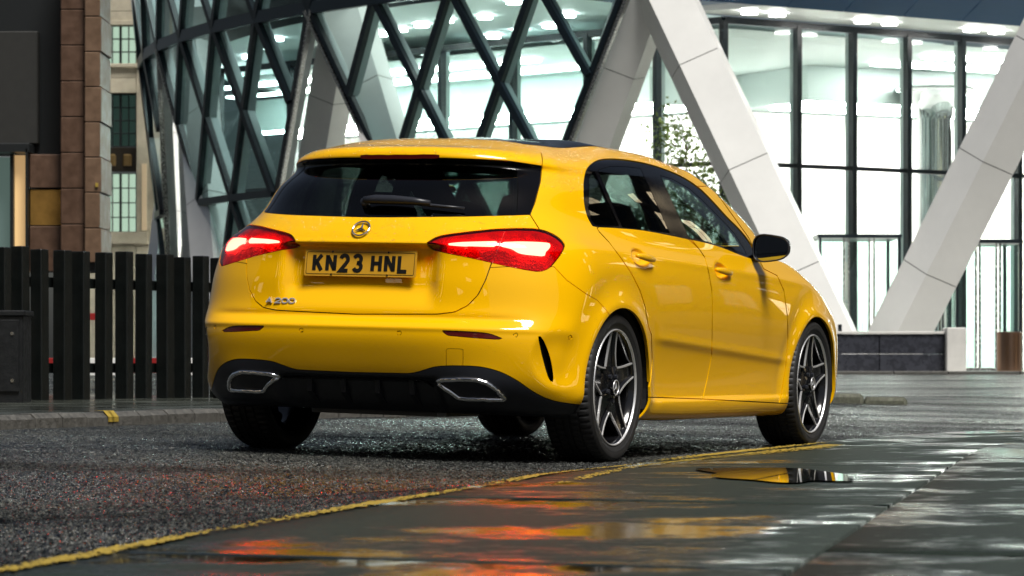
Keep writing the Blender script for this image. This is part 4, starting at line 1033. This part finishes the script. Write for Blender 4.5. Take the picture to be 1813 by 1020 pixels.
P_['rear_window'] = panel('rear_window', M_rear, P_['tailgate'], off=-.002, rim=.004)
P_['diffuser'] = panel('diffuser', M_plastic, car, name='rear_diffuser')
panel('parking_sensor', M_paint, P_['bumper'], off=-.001, rim=.004)
panel('tow_eye_cover', M_paint, P_['bumper'], rim=.006, side='R')
panel('windscreen', M_clear, car, rim=.004); panel('roof_glass', M_black, car, rim=.004)
# --- inner shell so that gaps and the cabin read dark; lamps
KEEP = (SK, TK, LB, list(NAMES))
def restore():
    global SK, TK, LB, NAMES
    SK, TK, LB = KEEP[0], KEEP[1], KEEP[2]; NAMES = list(KEEP[3])
SK, TK = full_mesh(); LB = np.zeros(len(TK), int); NAMES = ['body']
for xw in (0.0, 2.729):
    cut(xz(lambda V, xw=xw: (arch_rho(V[:, 0], V[:, 2], xw)-1)*.37, lambda V, N: (V[:, 1] < -.55)), 'arch', gap=0, drop=True)
cut(lambda: f_px(LIGHT, rear_ok), 'lamp_housing', gap=0)
cut(lambda: f_px([(500,381),(827.6,380),(908,378),(911,340),(910,305),(902,289),(790,284),(500,284)], lambda V, N: V[:, 0] < -.10), 'hole', gap=0, drop=True)
cut(lambda: f_px(np.array(Z([(112,280),(108,205),(135,150),(152,150),(340,575),(160,565),(125,520),(102,430)], *z8)), side_ok), 'hole', gap=0, drop=True)
cut(lambda: f_px(np.array(Z([(178,132),(280,104),(400,108),(512,122),(742,632),(480,596),(372,586)], *z8)), side_ok), 'hole', gap=0, drop=True)
cut(lambda: f_px(np.array(Z([(668,178),(760,205),(900,285),(1010,385),(1130,505),(1250,635),(1330,765),(1345,800),(1150,730),(1000,690),(893,664)], *z8)), side_ok), 'hole', gap=0, drop=True)
cut(f_par(12.85, 18.4, NR+NS+6), 'hole', gap=0, drop=True)
cut(lambda: f_px(rnd([(951.4,590.6),(962.7,603.8),(974,633.8),(979.5,667.5),(977.7,678.8),(970,665.7),(960.8,633.8),(955,607.5)], {0, 4}), rear_ok), 'hole', gap=0, drop=True)
panel('body', M_dark, car, off=-.0165, rim=0, name='inner_shell')
for sd in 'RL': panel('lamp_housing', M_house, P_['lens'+sd], off=-.012, rim=-.010, side=sd)
S2 = (SK, TK, LB, list(NAMES))
cut(lambda: f_px(rnd([(791,430.5),(817,427),(881,425.2),(877.5,435),(831,434.8),(823,436.6),(798.7,434)], {2, 3}, 3), rear_ok), 'bar_in', old=('lamp_housing',), gap=0)
cut(lambda: f_px(rnd([(892,426.8),(925,425.8),(968.6,427.8),(975.5,432.5),(973,439.4),(967,445.6),(965.5,451.8),(953,451.5),(922,448),(906.8,439.4),(888,434),(887.5,430.5)], {0, 11}, 3), rear_ok), 'bar_out', old=('lamp_housing',), gap=0)
for sd in 'RL':
    panel('bar_in', M_bar, P_['lens'+sd], off=-.006, rim=.006, side=sd, name='light_bar'); panel('bar_out', M_bar, P_['lens_outer'+sd], off=-.006, rim=.006, side=sd, name='light_bar')
restore()
# --- find points on the skin
SKP = car_px(SK[:, :3]); SKF = np.sum(SK[:, 3:6]*(CAM_IN_CAR-SK[:, :3]), 1) > 0
def skin_at(px, py, cond=None):
    d = (SKP[:, 0]-px)**2+(SKP[:, 1]-py)**2; d = np.where(SKF, d, 1e9)
    if cond is not None: d = np.where(cond(SK), d, 1e9)
    i = np.argsort(d)[:4]; w_ = 1/(d[i]+.05); w_ /= w_.sum(); p = (SK[i, :3]*w_[:, None]).sum(0); n = (SK[i, 3:6]*w_[:, None]).sum(0)
    return Vector(p), Vector(n).normalized()
rearc = lambda A: A[:, 0] < -.3
# --- number plate and its letters (stroke lettering)
p0, n0 = skin_at(645, 467, rearc)
PLX = -.724; PLZ = float(p0.z)
tilt = R(7)
plate = MB()
W2, H2 = .26, .0555
def rrect(w, h, r, n=5):
    out = []
    for cx, cy, a0 in ((w-r, h-r, 0), (-w+r, h-r, 90), (-w+r, -h+r, 180), (w-r, -h+r, 270)):
        for k in range(n+1): a = R(a0+90*k/n); out.append((cx+r*math.cos(a), cy+r*math.sin(a)))
    return out
pl = empty('number_plate', (PLX, 0, PLZ)); pl.parent = P_['tailgate']; pl.rotation_euler = (0, tilt, 0)
o = MB().prism([(0, -x, z) for x, z in rrect(W2, H2, .008)], (.004, 0, 0)).build('plate', M_plate, pl)
def stroke(pts, w, closed=False, y=-.0006, t=.0012):
    """flat ribbon lettering in the plate plane; pts are (x right, z up)"""
    mb = MB(); P = [Vector((p[0], p[1])) for p in pts]; n = len(P); L = []; Rr = []
    for i in range(n):
        if closed: a, b = P[i]-P[i-1], P[(i+1) % n]-P[i]
        else: a = P[i]-P[i-1] if i else P[1]-P[0]; b = P[i+1]-P[i] if i < n-1 else a
        a = a.normalized(); b = b.normalized(); t_ = (a+b).normalized() if (a+b).length > 1e-6 else a; nn = Vector((-t_.y, t_.x)); m_ = w/2/max(.35, nn.dot(Vector((-a.y, a.x))))
        L.append(P[i]+nn*m_); Rr.append(P[i]-nn*m_)
    v = [(y, -q.x, q.y) for q in L]+[(y, -q.x, q.y) for q in Rr]+[(y+t, -q.x, q.y) for q in L]+[(y+t, -q.x, q.y) for q in Rr]; f = []
    for i in range(n if closed else n-1):
        j = (i+1) % n
        f += [(i, j, n+j, n+i), (2*n+j, 2*n+i, 3*n+i, 3*n+j), (j, i, 2*n+i, 2*n+j), (n+i, n+j, 3*n+j, 3*n+i)]
    if not closed: f += [(0, n, 3*n, 2*n), (2*n-1, n-1, 3*n-1, 4*n-1)]
    mb.add(v, f); return mb
def arc(cx, cz, rx, rz, a0, a1, n=9): return [(cx+rx*math.cos(R(a0+(a1-a0)*k/n)), cz+rz*math.sin(R(a0+(a1-a0)*k/n))) for k in range(n+1)]
GL = { # unit box 0..1 wide, 0..1 high
 'K': [[(0, 0), (0, 1)], [(.98, 1), (.06, .40)], [(.34, .56), (1.0, 0)]], 'N': [[(0, 0), (0, 1)], [(.03, .95), (.97, .05)], [(1, 0), (1, 1)]], 'H': [[(0, 0), (0, 1)], [(1, 0), (1, 1)], [(0, .5), (1, .5)]], 'L': [[(0, 1), (0, 0), (1, 0)]],
 '2': [arc(.5, .73, .48, .27, 165, -20)+[(.72, .46), (.02, .0), (1, .0)]], '3': [arc(.5, .75, .46, .25, 160, -80, 10)+[(.42, .52)], [(.42, .52)]+arc(.5, .26, .50, .26, 80, -160, 10)],
 'A': [[(0, 0), (.5, 1), (1, 0)], [(.2, .33), (.8, .33)]], '0': [[(.25, 1), (.75, 1), (1, .78), (1, .22), (.75, 0), (.25, 0), (0, .22), (0, .78)]]}
def word(txt, x0, z0, w, h, sw, gap, space, m_, parent, name, y=-.0006, t=.0012, shear=0.0):
    x = x0
    for ch in txt:
        if ch == ' ': x += space; continue
        mb = MB()
        for st in GL[ch]:
            q = [(x+sw/2+px_*(w-sw)+shear*pz*h, z0+sw/2+pz*(h-sw)) for px_, pz in st]
            # butt ends reach the full height
            b = stroke(q, sw, closed=(ch == '0'), y=y, t=t); mb.add(b.v, b.f)
        mb.build(name, m_, parent); x += w+gap
    return x
tw = 7*.050+5*.011+.033+.0
word('KN23 HNL', -tw/2-.004, -.0395, .051, .081, .0162, .0108, .026, M_ink, pl, 'letter', y=-.0016, t=.0016)
# border line and fixing screws
b = stroke(rrect(W2-.009, H2-.009, .006), .0016, True, y=-.0012, t=.0012); b.build('border', M_ink, pl)
for x in (-.13, .13):
    for z in (H2-.0075, -H2+.0075): MB().cyl((-.0035, -x, z), .0040, .0035, 12, 'x').build('screw', M_chrome, pl)
# --- three-pointed star badge and model lettering
p0, n0 = skin_at(640.5, 407, rearc)
bg_ = empty('badge', tuple(p0+n0*.004)); bg_.parent = P_['tailgate']; bg_.rotation_euler = (0, math.asin(n0.z), 0)
a_ = np.linspace(0, 2*math.pi, 49)[:-1]
MB().tube([(-.004, .0385*math.cos(t), .0385*math.sin(t)) for t in a_], .0042, 8, True).build('ring', M_chrome, bg_, smooth=True)
sm_ = MB(); v = [(-.011, 0, 0), (0, 0, 0)]; f = []
for k in range(6):
    a = R(90+60*k); r_ = .037 if k % 2 == 0 else .0075; v.append((-.004, r_*math.cos(a), r_*math.sin(a)))
for k in range(6): f += [(0, 2+k, 2+(k+1) % 6), (1, 2+(k+1) % 6, 2+k)]
sm_.add(v, f).build('star', M_chrome, bg_)
p0, n0 = skin_at(497, 532.5, rearc)
ml = empty('model_lettering', tuple(p0+n0*.0005)); ml.parent = P_['tailgate']; ml.rotation_euler = (0, math.asin(n0.z), math.atan2(n0.y, n0.x)-math.pi if n0.x < 0 else 0)
word('A 200', -.068, -.012, .031, .025, .0046, .0035, .008, M_alu, ml, 'letter', y=-.005, t=.006)
# --- third brake lamp in the spoiler lip
pts = [skin_at(x, 277.2, lambda A: A[:, 0] < -.2) for x in np.linspace(638, 778, 15)]
mb = MB(); v = []; f = []
for i, (p, n) in enumerate(pts):
    for z in (-.009, .009): v += [tuple(p+n*.003+Vector((0, 0, z*(.75 if i in (0, 14) else 1)))), tuple(p-n*.008+Vector((0, 0, z)))]
for i in range(14): a, b = 4*i, 4*i+4; f += [(a, b, b+2, a+2), (a+2, b+2, b+3, a+3), (a+1, a, b, b+1)] if False else [(a, b, b+2, a+2), (a+2, b+2, b+3, a+3), (a, a+1, b+1, b)]
f += [(0, 2, 3, 1), (56, 57, 59, 58)]
mb.add(v, f).build('brake_lamp', M_brk, P_['tailgate'])
# --- rear wiper
wp = [skin_at(x, y, rearc) for x, y in ((648, 363), (668, 362), (700, 363), (735, 365.5), (764, 368), (790, 371), (822, 373.5))]
wi = MB().tube([p+n*.030 for p, n in wp[:5]], [.015, .020, .0195, .016, .010], 12).build('wiper_arm', M_plastic, P_['tailgate'], smooth=True)
MB().tube([wp[0][0]+wp[0][1]*.030, wp[0][0]-wp[0][1]*.01], [.017, .017], 12).build('spindle', M_plastic, wi, smooth=True)
MB().tube([p+n*.016 for p, n in wp[2:]], [.006, .007, .007, .0065, .004], 8).build('blade', M_plastic, wi, smooth=True)
# --- tailpipe trims
TP = Z([(1160,357),(1180,352),(1240,350),(1300,350),(1345,354),(1385,366),(1420,386),(1450,410),(1475,437),(1465,445),(1400,444),(1330,442),(1275,438),(1245,426),(1210,402),(1175,376)], 340, 540, 2.666)
tpp = [skin_at(x, y, lambda A: (A[:, 0] < -.3) & (A[:, 2] < .5)) for x, y in rnd(TP, {8}, 3)]
for sgn in (1, -1):
    m_ = lambda p: Vector((p.x, p.y*sgn, p.z))
    t_ = MB().tube([m_(p+n*.004) for p, n in tpp], .0105, 8, True).build('tailpipe_trim', M_chrome, P_['diffuser'], smooth=True)
    c = sum((m_(p) for p, n in tpp), Vector())/len(tpp)
    v = [m_(p+n*.0015) for p, n in tpp]; k = len(v); v2 = [q+(c-q)*.16+Vector((.05, 0, 0)) for q in v]
    MB().add(v+v2, [(i, (i+1) % k, k+(i+1) % k, k+i) for i in range(k)]+[tuple(range(k, 2*k))]).build('tailpipe_recess', M_dark, t_)
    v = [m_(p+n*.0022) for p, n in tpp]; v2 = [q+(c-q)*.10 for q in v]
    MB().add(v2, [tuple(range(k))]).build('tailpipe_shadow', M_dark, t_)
# diffuser fins and lower lip
for y in (-.24, -.08, .08, .24):
    MB().prism([(-.60, y-.012, .225), (-.69, y-.012, .28), (-.70, y-.012, .340), (-.60, y-.012, .340), (-.58, y-.012, .225)], (0, .024, 0)).build('fin', M_plastic, P_['diffuser'])
b = [skin_at(x, y, lambda A: (A[:, 0] < -.3) & (A[:, 2] < .5)) for x, y in ((484, 670), (500, 667), (560, 668), (640, 669), (700, 670), (737, 671), (756, 677), (768, 684))]
MB().tube([p+n*.002 for p, n in b], .004, 6).build('moulding', M_black, P_['diffuser'], smooth=True)
# --- door handles
for sgn, sd in ((-1, 'R'), (1, 'L')):
    for hx, hz, dn in ((.285, .886, 'rear_door'), (1.308, .854, 'front_door')):
        yy = .889; pts = []; rad = []
        m1 = MB(); rows_ = []
        for i in range(13):
            t = i/12; x = hx-.105+.21*t; off = .012*math.sin(math.pi*min(max(t, 0), 1))**.6+.004; th = .0165*(math.sin(math.pi*(.08+.84*t))**.5)
            rows_.append([(x, sgn*(yy+off+.009*math.cos(a)), hz+.010-.012*t+th*math.sin(a)) for a in np.linspace(0, 2*math.pi, 13)[:-1]])
        v = [p for r_ in rows_ for p in r_]; f = [(i*12+k, i*12+(k+1) % 12, (i+1)*12+(k+1) % 12, (i+1)*12+k) for i in range(12) for k in range(12)]+[tuple(range(12)), tuple(range(144, 156))]
        m1.add(v, f).build('door_handle', M_paint, P_[dn+sd], smooth=True)
# --- side mirrors
def mirror(sgn):
    mx, my, mz = 1.80, .955, .985
    n, m_ = 28, 12; v = []; f = []
    # shell: swept rounded outline, deep towards the front, open at the rear where the glass sits
    out = [(.100*abs(math.cos(a))**.62*(1 if math.cos(a) > 0 else -1), .064*abs(math.sin(a))**.72*(1 if math.sin(a) > 0 else -1)) for a in np.linspace(0, 2*math.pi, n+1)[:-1]]
    for k in range(m_):
        t = k/(m_-1); s_ = math.sqrt(max(0, 1-(t*.995)**2.6)); 
        for a, b in out: v.append((mx+.105*t-.02*(a/.1), sgn*(my+a*s_*(1-.06*t)), mz+b*s_*(1+.18*(-a/.1))*1.0+.010*t))
    for k in range(m_-1):
        for i in range(n): f.append((k*n+i, k*n+(i+1) % n, (k+1)*n+(i+1) % n, (k+1)*n+i))
    f.append(tuple(range((m_-1)*n, m_*n)))
    r = MB().add(v, f).build('side_mirror', M_black, car, smooth=True)
    g = [(mx+.006-.02*(a/.1), sgn*(my+a*.93), mz+b*.92*(1+.18*(-a/.1))) for a, b in out]
    MB().add(g, [tuple(range(n))]).build('mirror_glass', M_mirror, r)
    rim = MB().tube([(mx-.001-.02*(a/.1), sgn*(my+a*.975), mz+b*.97*(1+.18*(-a/.1))) for a, b in out], .004, 6, True); rim.build('mirror_rim', M_plastic, r, smooth=True)
    MB().prism([(mx+.03, sgn*.80, .895), (mx+.12, sgn*.80, .895), (mx+.10, sgn*.93, .955), (mx+.02, sgn*.93, .955)], (0, 0, .035)).build('mirror_arm', M_black, r)
    MB().prism([(mx+.01, sgn*.825, .905), (mx+.30, sgn*.80, .905), (mx+.28, sgn*.775, 1.0)], (0, sgn*.012, 0)).build('mirror_base', M_black, r)
mirror(-1); mirror(1)
# --- black roof ditch and belt trims
# --- wheels
def make_wheel(name):
    w_ = bpy.data.objects.new('wheel', None); COL.objects.link(w_)
    # tyre, outer side at y = -.111
    hp = [(.244, -.090), (.252, -.100), (.262, -.1045), (.268, -.1075), (.280, -.1105), (.294, -.1115), (.306, -.1085), (.3135, -.102), (.3185, -.094), (.3225, -.082), (.3245, -.066), (.3245, -.060), (.3185, -.0595), (.3185, -.052), (.3250, -.0515), (.3255, -.020), (.3195, -.0195), (.3195, -.009), (.3258, -.0085)]
    prof = hp+[(r, -t) for r, t in hp[::-1]]
    n = 264; m = len(prof); v = []; f = []
    for i in range(n):
        a = 2*math.pi*i/n; gr = i % 4 == 0; gr2 = (i+2) % 4 == 0
        for r, t in prof:
            rr = r
            if gr and .058 < abs(t) < .1000 and r > .312: rr = r-.0055
            if gr2 and .018 < abs(t) < .053 and r > .324: rr = r-.004
            v.append((rr*math.cos(a), t, rr*math.sin(a)))
    for i in range(n):
        for k in range(m-1): f.append((i*m+k, ((i+1) % n)*m+k, ((i+1) % n)*m+k+1, i*m+k+1))
    MB().add(v, f).build('tyre', M_rubber, w_, angle=35)
    # raised sidewall rings
    MB().lathe([(.272, -.1085), (.2735, -.1102), (.2755, -.1108)], 96).lathe([(.2985, -.1118), (.3000, -.1125), (.3015, -.1112)], 96).build('sidewall_ring', M_rubber, w_, smooth=True)
    # sidewall lettering blocks
    lt = MB()
    for c0 in (R(128), R(308)):
        for k in range(11):
            if k in (3, 7): continue
            a = c0-k*.052; 
            for da in (-.012, .004):
                lt.add([(r_*math.cos(a+d_), -.1128+(.0012 if r_ > .287 else 0), r_*math.sin(a+d_)) for r_ in (.279, .2905) for d_ in (da, da+.007)], [(0, 1, 3, 2)])
            lt.add([(r_*math.cos(a+d_), -.1127+(.0012 if r_ > .287 else 0), r_*math.sin(a+d_)) for r_ in (.2845, .2875) for d_ in (-.012, .011)], [(0, 1, 3, 2)])
    lt.build('sidewall_lettering', mat('moulded_letter_rubber', (.05, .05, .05), .5) if 'moulded_letter_rubber' not in MATS else MATS['moulded_letter_rubber'], w_)
    # rim barrel and machined lip
    MB().lathe([(.256, -.096), (.246, -.088), (.242, -.060), (.232, -.02), (.228, .09), (.255, .10)], 96).build('rim_barrel', M_wheel, w_, smooth=True)
    MB().lathe([(.2640, -.0985), (.2620, -.1045), (.2588, -.1052), (.2565, -.1025), (.2550, -.0960)], 120).build('rim_lip', M_alu, w_, smooth=True)
    yf = lambda r: -.092+.012*math.sin(math.pi*min(1, r/.25))-.004*(r < .06)
    ED_ = [(.254, .036), (.225, .039), (.19, .0435), (.155, .0495), (.130, .0555), (.114, .0600), (.102, .0632), (.0935, .0655)]
    star = MB(); strips = MB()
    for k in range(5):
        a = R(90+72*k); ca, sa = math.cos(a), math.sin(a)
        def pt(s_, p, dy=0.0): r_ = math.hypot(s_, p); return (s_*ca-p*sa, yf(r_)+dy, s_*sa+p*ca)
        st = [(s_, w) for s_, w in ED_]+[(.05, .0363), (0.0, 0.0)]
        v = []; f = []
        for s_, w in st:
            g = .014 if s_ > .085 else .014*s_/.085
            v += [pt(s_, -w, .034), pt(s_, -w), pt(s_, -max(w-.0125, 0), .0005), pt(s_, -max(w-.019, 0), .010 if s_ > .06 else .0), pt(s_, max(w-.019, 0), .010 if s_ > .06 else .0), pt(s_, max(w-.0125, 0), .0005), pt(s_, w), pt(s_, w, .034)]
        for i in range(len(st)-1):
            for j in range(7): f.append((8*i+j, 8*i+j+1, 8*i+9+j, 8*i+8+j))
        star.add(v, f)
        for sg in (-1, 1):                                   # diamond-cut edges
            v = []; f = []
            for s_, w in ED_: v += [pt(s_, sg*(w+.0006), .006), pt(s_, sg*w, -.0022), pt(s_, sg*(w-.0072), -.0022), pt(s_, sg*(w-.0085), .004)]
            s_, w = ED_[-1]
            for i in range(len(ED_)-1):
                for j in range(3): f.append((4*i+j, 4*i+j+1, 4*i+5+j, 4*i+4+j))
            strips.add(v, f)
    star.build('spokes', M_wheel, w_, angle=30); strips.build('machined_edges', M_alu, w_, angle=30)
    hc = MB().cyl((0, -.1045, 0), .035, .02, 40, 'y').build('hub_cap', M_wheel, w_, angle=40)
    MB().tube([(.031*math.cos(t), -.106, .031*math.sin(t)) for t in a_], .0028, 8, True).build('hub_ring', M_alu, hc, smooth=True)
    v = [(0, -.1095, 0), (0, -.104, 0)]; f = []
    for k in range(6):
        a = R(90+60*k); r_ = .027 if k % 2 == 0 else .005; v.append((r_*math.cos(a), -.1055, r_*math.sin(a)))
    for k in range(6): f += [(0, 2+k, 2+(k+1) % 6), (1, 2+(k+1) % 6, 2+k)]
    MB().add(v, f).build('hub_star', M_alu, hc)
    for k in range(5):
        a = R(54+72*k); MB().cyl((.056*math.cos(a), -.098, .056*math.sin(a)), .010, .02, 6, 'y').build('wheel_bolt', M_plastic, w_)
    MB().lathe([(.075, -.040), (.158, -.040), (.158, -.018), (.075, -.018)], 64, closed=True).build('brake_disc', M_disc, w_, angle=30)
    cp = MB(); v = []
    for t in np.linspace(R(150), R(215), 8):
        for r_, y in ((.10, -.062), (.172, -.062), (.172, .0), (.10, .0)): v.append((r_*math.cos(t), y, r_*math.sin(t)))
    f = [(4*i+j, 4*i+(j+1) % 4, 4*i+4+(j+1) % 4, 4*i+4+j) for i in range(7) for j in range(4)]+[(0, 1, 2, 3), (28, 31, 30, 29)]
    cp.add(v, f).build('brake_caliper', M_steel, w_)
    MB().cyl((0, -.03, 0), .09, .16, 24, 'y').build('hub_carrier', M_dark, w_)
    for o in bpy.data.objects:
        if o.parent == w_ and o.name.split('.')[0] in ('rim_barrel', 'rim_lip', 'spokes', 'machined_edges'): o.scale = (.955, 1, .955)
    return w_
wh = make_wheel('wheel'); wh.parent = car; wh.location = (0, -.775, .3245)
for x, y, rz in ((2.729, -.780, 0), (0, .775, math.pi), (2.729, .780, math.pi)):
    c = copy_tree(wh, car); c.location = (x, y, .3245); c.rotation_euler = (0, 0, rz)
# --- wheel housings, underbody
for xw in (0.0, 2.729):
    for sgn in (-1, 1):
        n = 28; v = []; f = []
        for i in range(n+1):
            a = R(-12+204*i/n)
            for y in (.872, .80, .50): v.append((xw+.392*math.cos(a), sgn*y, .302+.370*math.sin(a)))
            v.append((xw, sgn*.50, .302))
        for i in range(n):
            for j in range(3): f.append((4*i+j, 4*i+4+j, 4*i+5+j, 4*i+1+j))
        MB().add(v, f).build('wheel_housing', M_dark, car, smooth=False)
MB().box((-.50, -.50, .22), (3.35, .50, .28)).build('floor_pan', M_dark, car)
MB().box((.42, -.80, .175), (2.30, .80, .26)).build('floor_pan', M_dark, car)
MB().cyl((-.15, -.62, .30), .045, 1.24, 16, 'y').build('rear_axle', M_dark, car)
MB().bbox((-.50, -.30, .185), (-.10, .34, .25), .03).build('silencer', mat('silencer_steel', (.10, .10, .10), .4, metal=.8), car)
# --- cabin
def rbox(name, lo, hi, b, m_, parent, top=1.0, shift=0.0):
    o = MB().bbox(lo, hi, b).build(name, m_, parent)
    return o
def seat(x, y, w_, nm):
    s_ = empty(nm, (x, y, .30)); s_.parent = car
    sec = [(-.02, .0, .5), (.03, .05, .5), (.06, .25, .5), (.0, .55, .46), (-.04, .62, .38)]
    v = []; f = []; k = 14
    for xx, z, ww in [(-.08, .18, .46), (-.12, .36, .50), (-.20, .58, .47), (-.255, .66, .34)]:
        for i in range(k):
            a = 2*math.pi*i/k; v.append((xx+.065*math.cos(a), w_*ww*abs(math.sin(a))**.6*(1 if math.sin(a) > 0 else -1), z))
    for j in range(3):
        for i in range(k): f.append((j*k+i, j*k+(i+1) % k, j*k+k+(i+1) % k, j*k+k+i))
    f += [tuple(range(k-1, -1, -1)), tuple(range(3*k, 4*k))]
    MB().add(v, f).build('backrest', M_cab, s_, smooth=True)
    MB().bbox((-.12, -w_*.5, 0), (.42, w_*.5, .20), .05).build('cushion', M_cab, s_)
    v = []; f = []
    for xx, z, ww in [(-.245, .67, .22), (-.25, .70, .27), (-.262, .78, .28), (-.275, .85, .22), (-.28, .865, .12)]:
        for i in range(k):
            a = 2*math.pi*i/k; v.append((xx+.05*math.cos(a), w_*ww*abs(math.sin(a))**.7*(1 if math.sin(a) > 0 else -1), z))
    for j in range(4):
        for i in range(k): f.append((j*k+i, j*k+(i+1) % k, j*k+k+(i+1) % k, j*k+k+i))
    f += [tuple(range(k-1, -1, -1)), tuple(range(4*k, 5*k))]
    MB().add(v, f).build('headrest', M_cab, s_, smooth=True)
for y in (-.38, .38): seat(1.38, y, .52, 'front_seat')
for y in (-.36, .36): seat(.50, y, .58, 'rear_seat')
MB().box((-.5, -.72, .52), (.22, .72, .56)).build('boot_floor', M_dark, car)
MB().box((-.50, -.70, .86), (.18, .70, .88)).build('parcel_shelf', M_cab, car)
MB().bbox((1.95, -.74, .60), (2.45, .74, .93), .06).build('dashboard', M_cab, car)
MB().tube([(1.82+.05*math.sin(t), -.38+.18*math.cos(t), .88+.17*math.sin(t)) for t in a_[::2]], .014, 8, True).build('steering_wheel', M_cab, car, smooth=True)
for sgn in (-1, 1): MB().prism([(.93, sgn*.745, .95), (1.03, sgn*.745, .95), (1.0, sgn*.60, 1.32), (.90, sgn*.60, 1.32)], (0, -sgn*.05, 0)).build('pillar_trim', M_cab, car)

# --- rain beads on the upper panels
def beads(nm, n, parent, zmin, seed):
    rg = np.random.default_rng(seed); T = TK[LB == lab(nm)]; A = SK[T]; c = A[:, :, :3].mean(1); nn = A[:, :, 3:6].mean(1)
    ok = (c[:, 2] > zmin) & (nn[:, 2] > .25) & (c[:, 0] < 1.3); idx = np.where(ok)[0]
    ar = np.linalg.norm(np.cross(A[idx, 1, :3]-A[idx, 0, :3], A[idx, 2, :3]-A[idx, 0, :3]), axis=1); pick = rg.choice(idx, n, p=ar/ar.sum())
    w_ = rg.dirichlet((1, 1, 1), n); P = (SK[T[pick], :3]*w_[:, :, None]).sum(1); N = nn[pick]; N /= np.linalg.norm(N, axis=1, keepdims=True)
    r = .0012+rg.random(n)**3*.0042
    u = np.cross(N, [0.13, .9, .2]); u /= np.linalg.norm(u, axis=1, keepdims=True); v = np.cross(N, u)
    k = 7; V = []
    for ring_r, ring_h in ((1.0, -.05), (.72, .38)):
        for j in range(k):
            a = 2*math.pi*j/k; V.append(P+(u*math.cos(a)+v*math.sin(a))*(r*ring_r)[:, None]+N*(r*ring_h)[:, None])
    V.append(P+N*(r*.55)[:, None]); V = np.stack(V, 1)
    f = []
    for j in range(k): f += [(j, (j+1) % k, k+(j+1) % k), (j, k+(j+1) % k, k+j), (k+j, k+(j+1) % k, 2*k)]
    F = (np.array(f)[None]+np.arange(n)[:, None, None]*(2*k+1)).reshape(-1, 3)
    tag(mesh_obj('rain_beads', V.reshape(-1, 3), F, M_bead, parent, smooth=True), kind='stuff')
M_bead = glass('rain_bead', (.97, .97, .97), ior=1.9)
beads('body', 5200, P_['body'], 1.16, 1); beads('tailgate', 1800, P_['tailgate'], .9, 2)
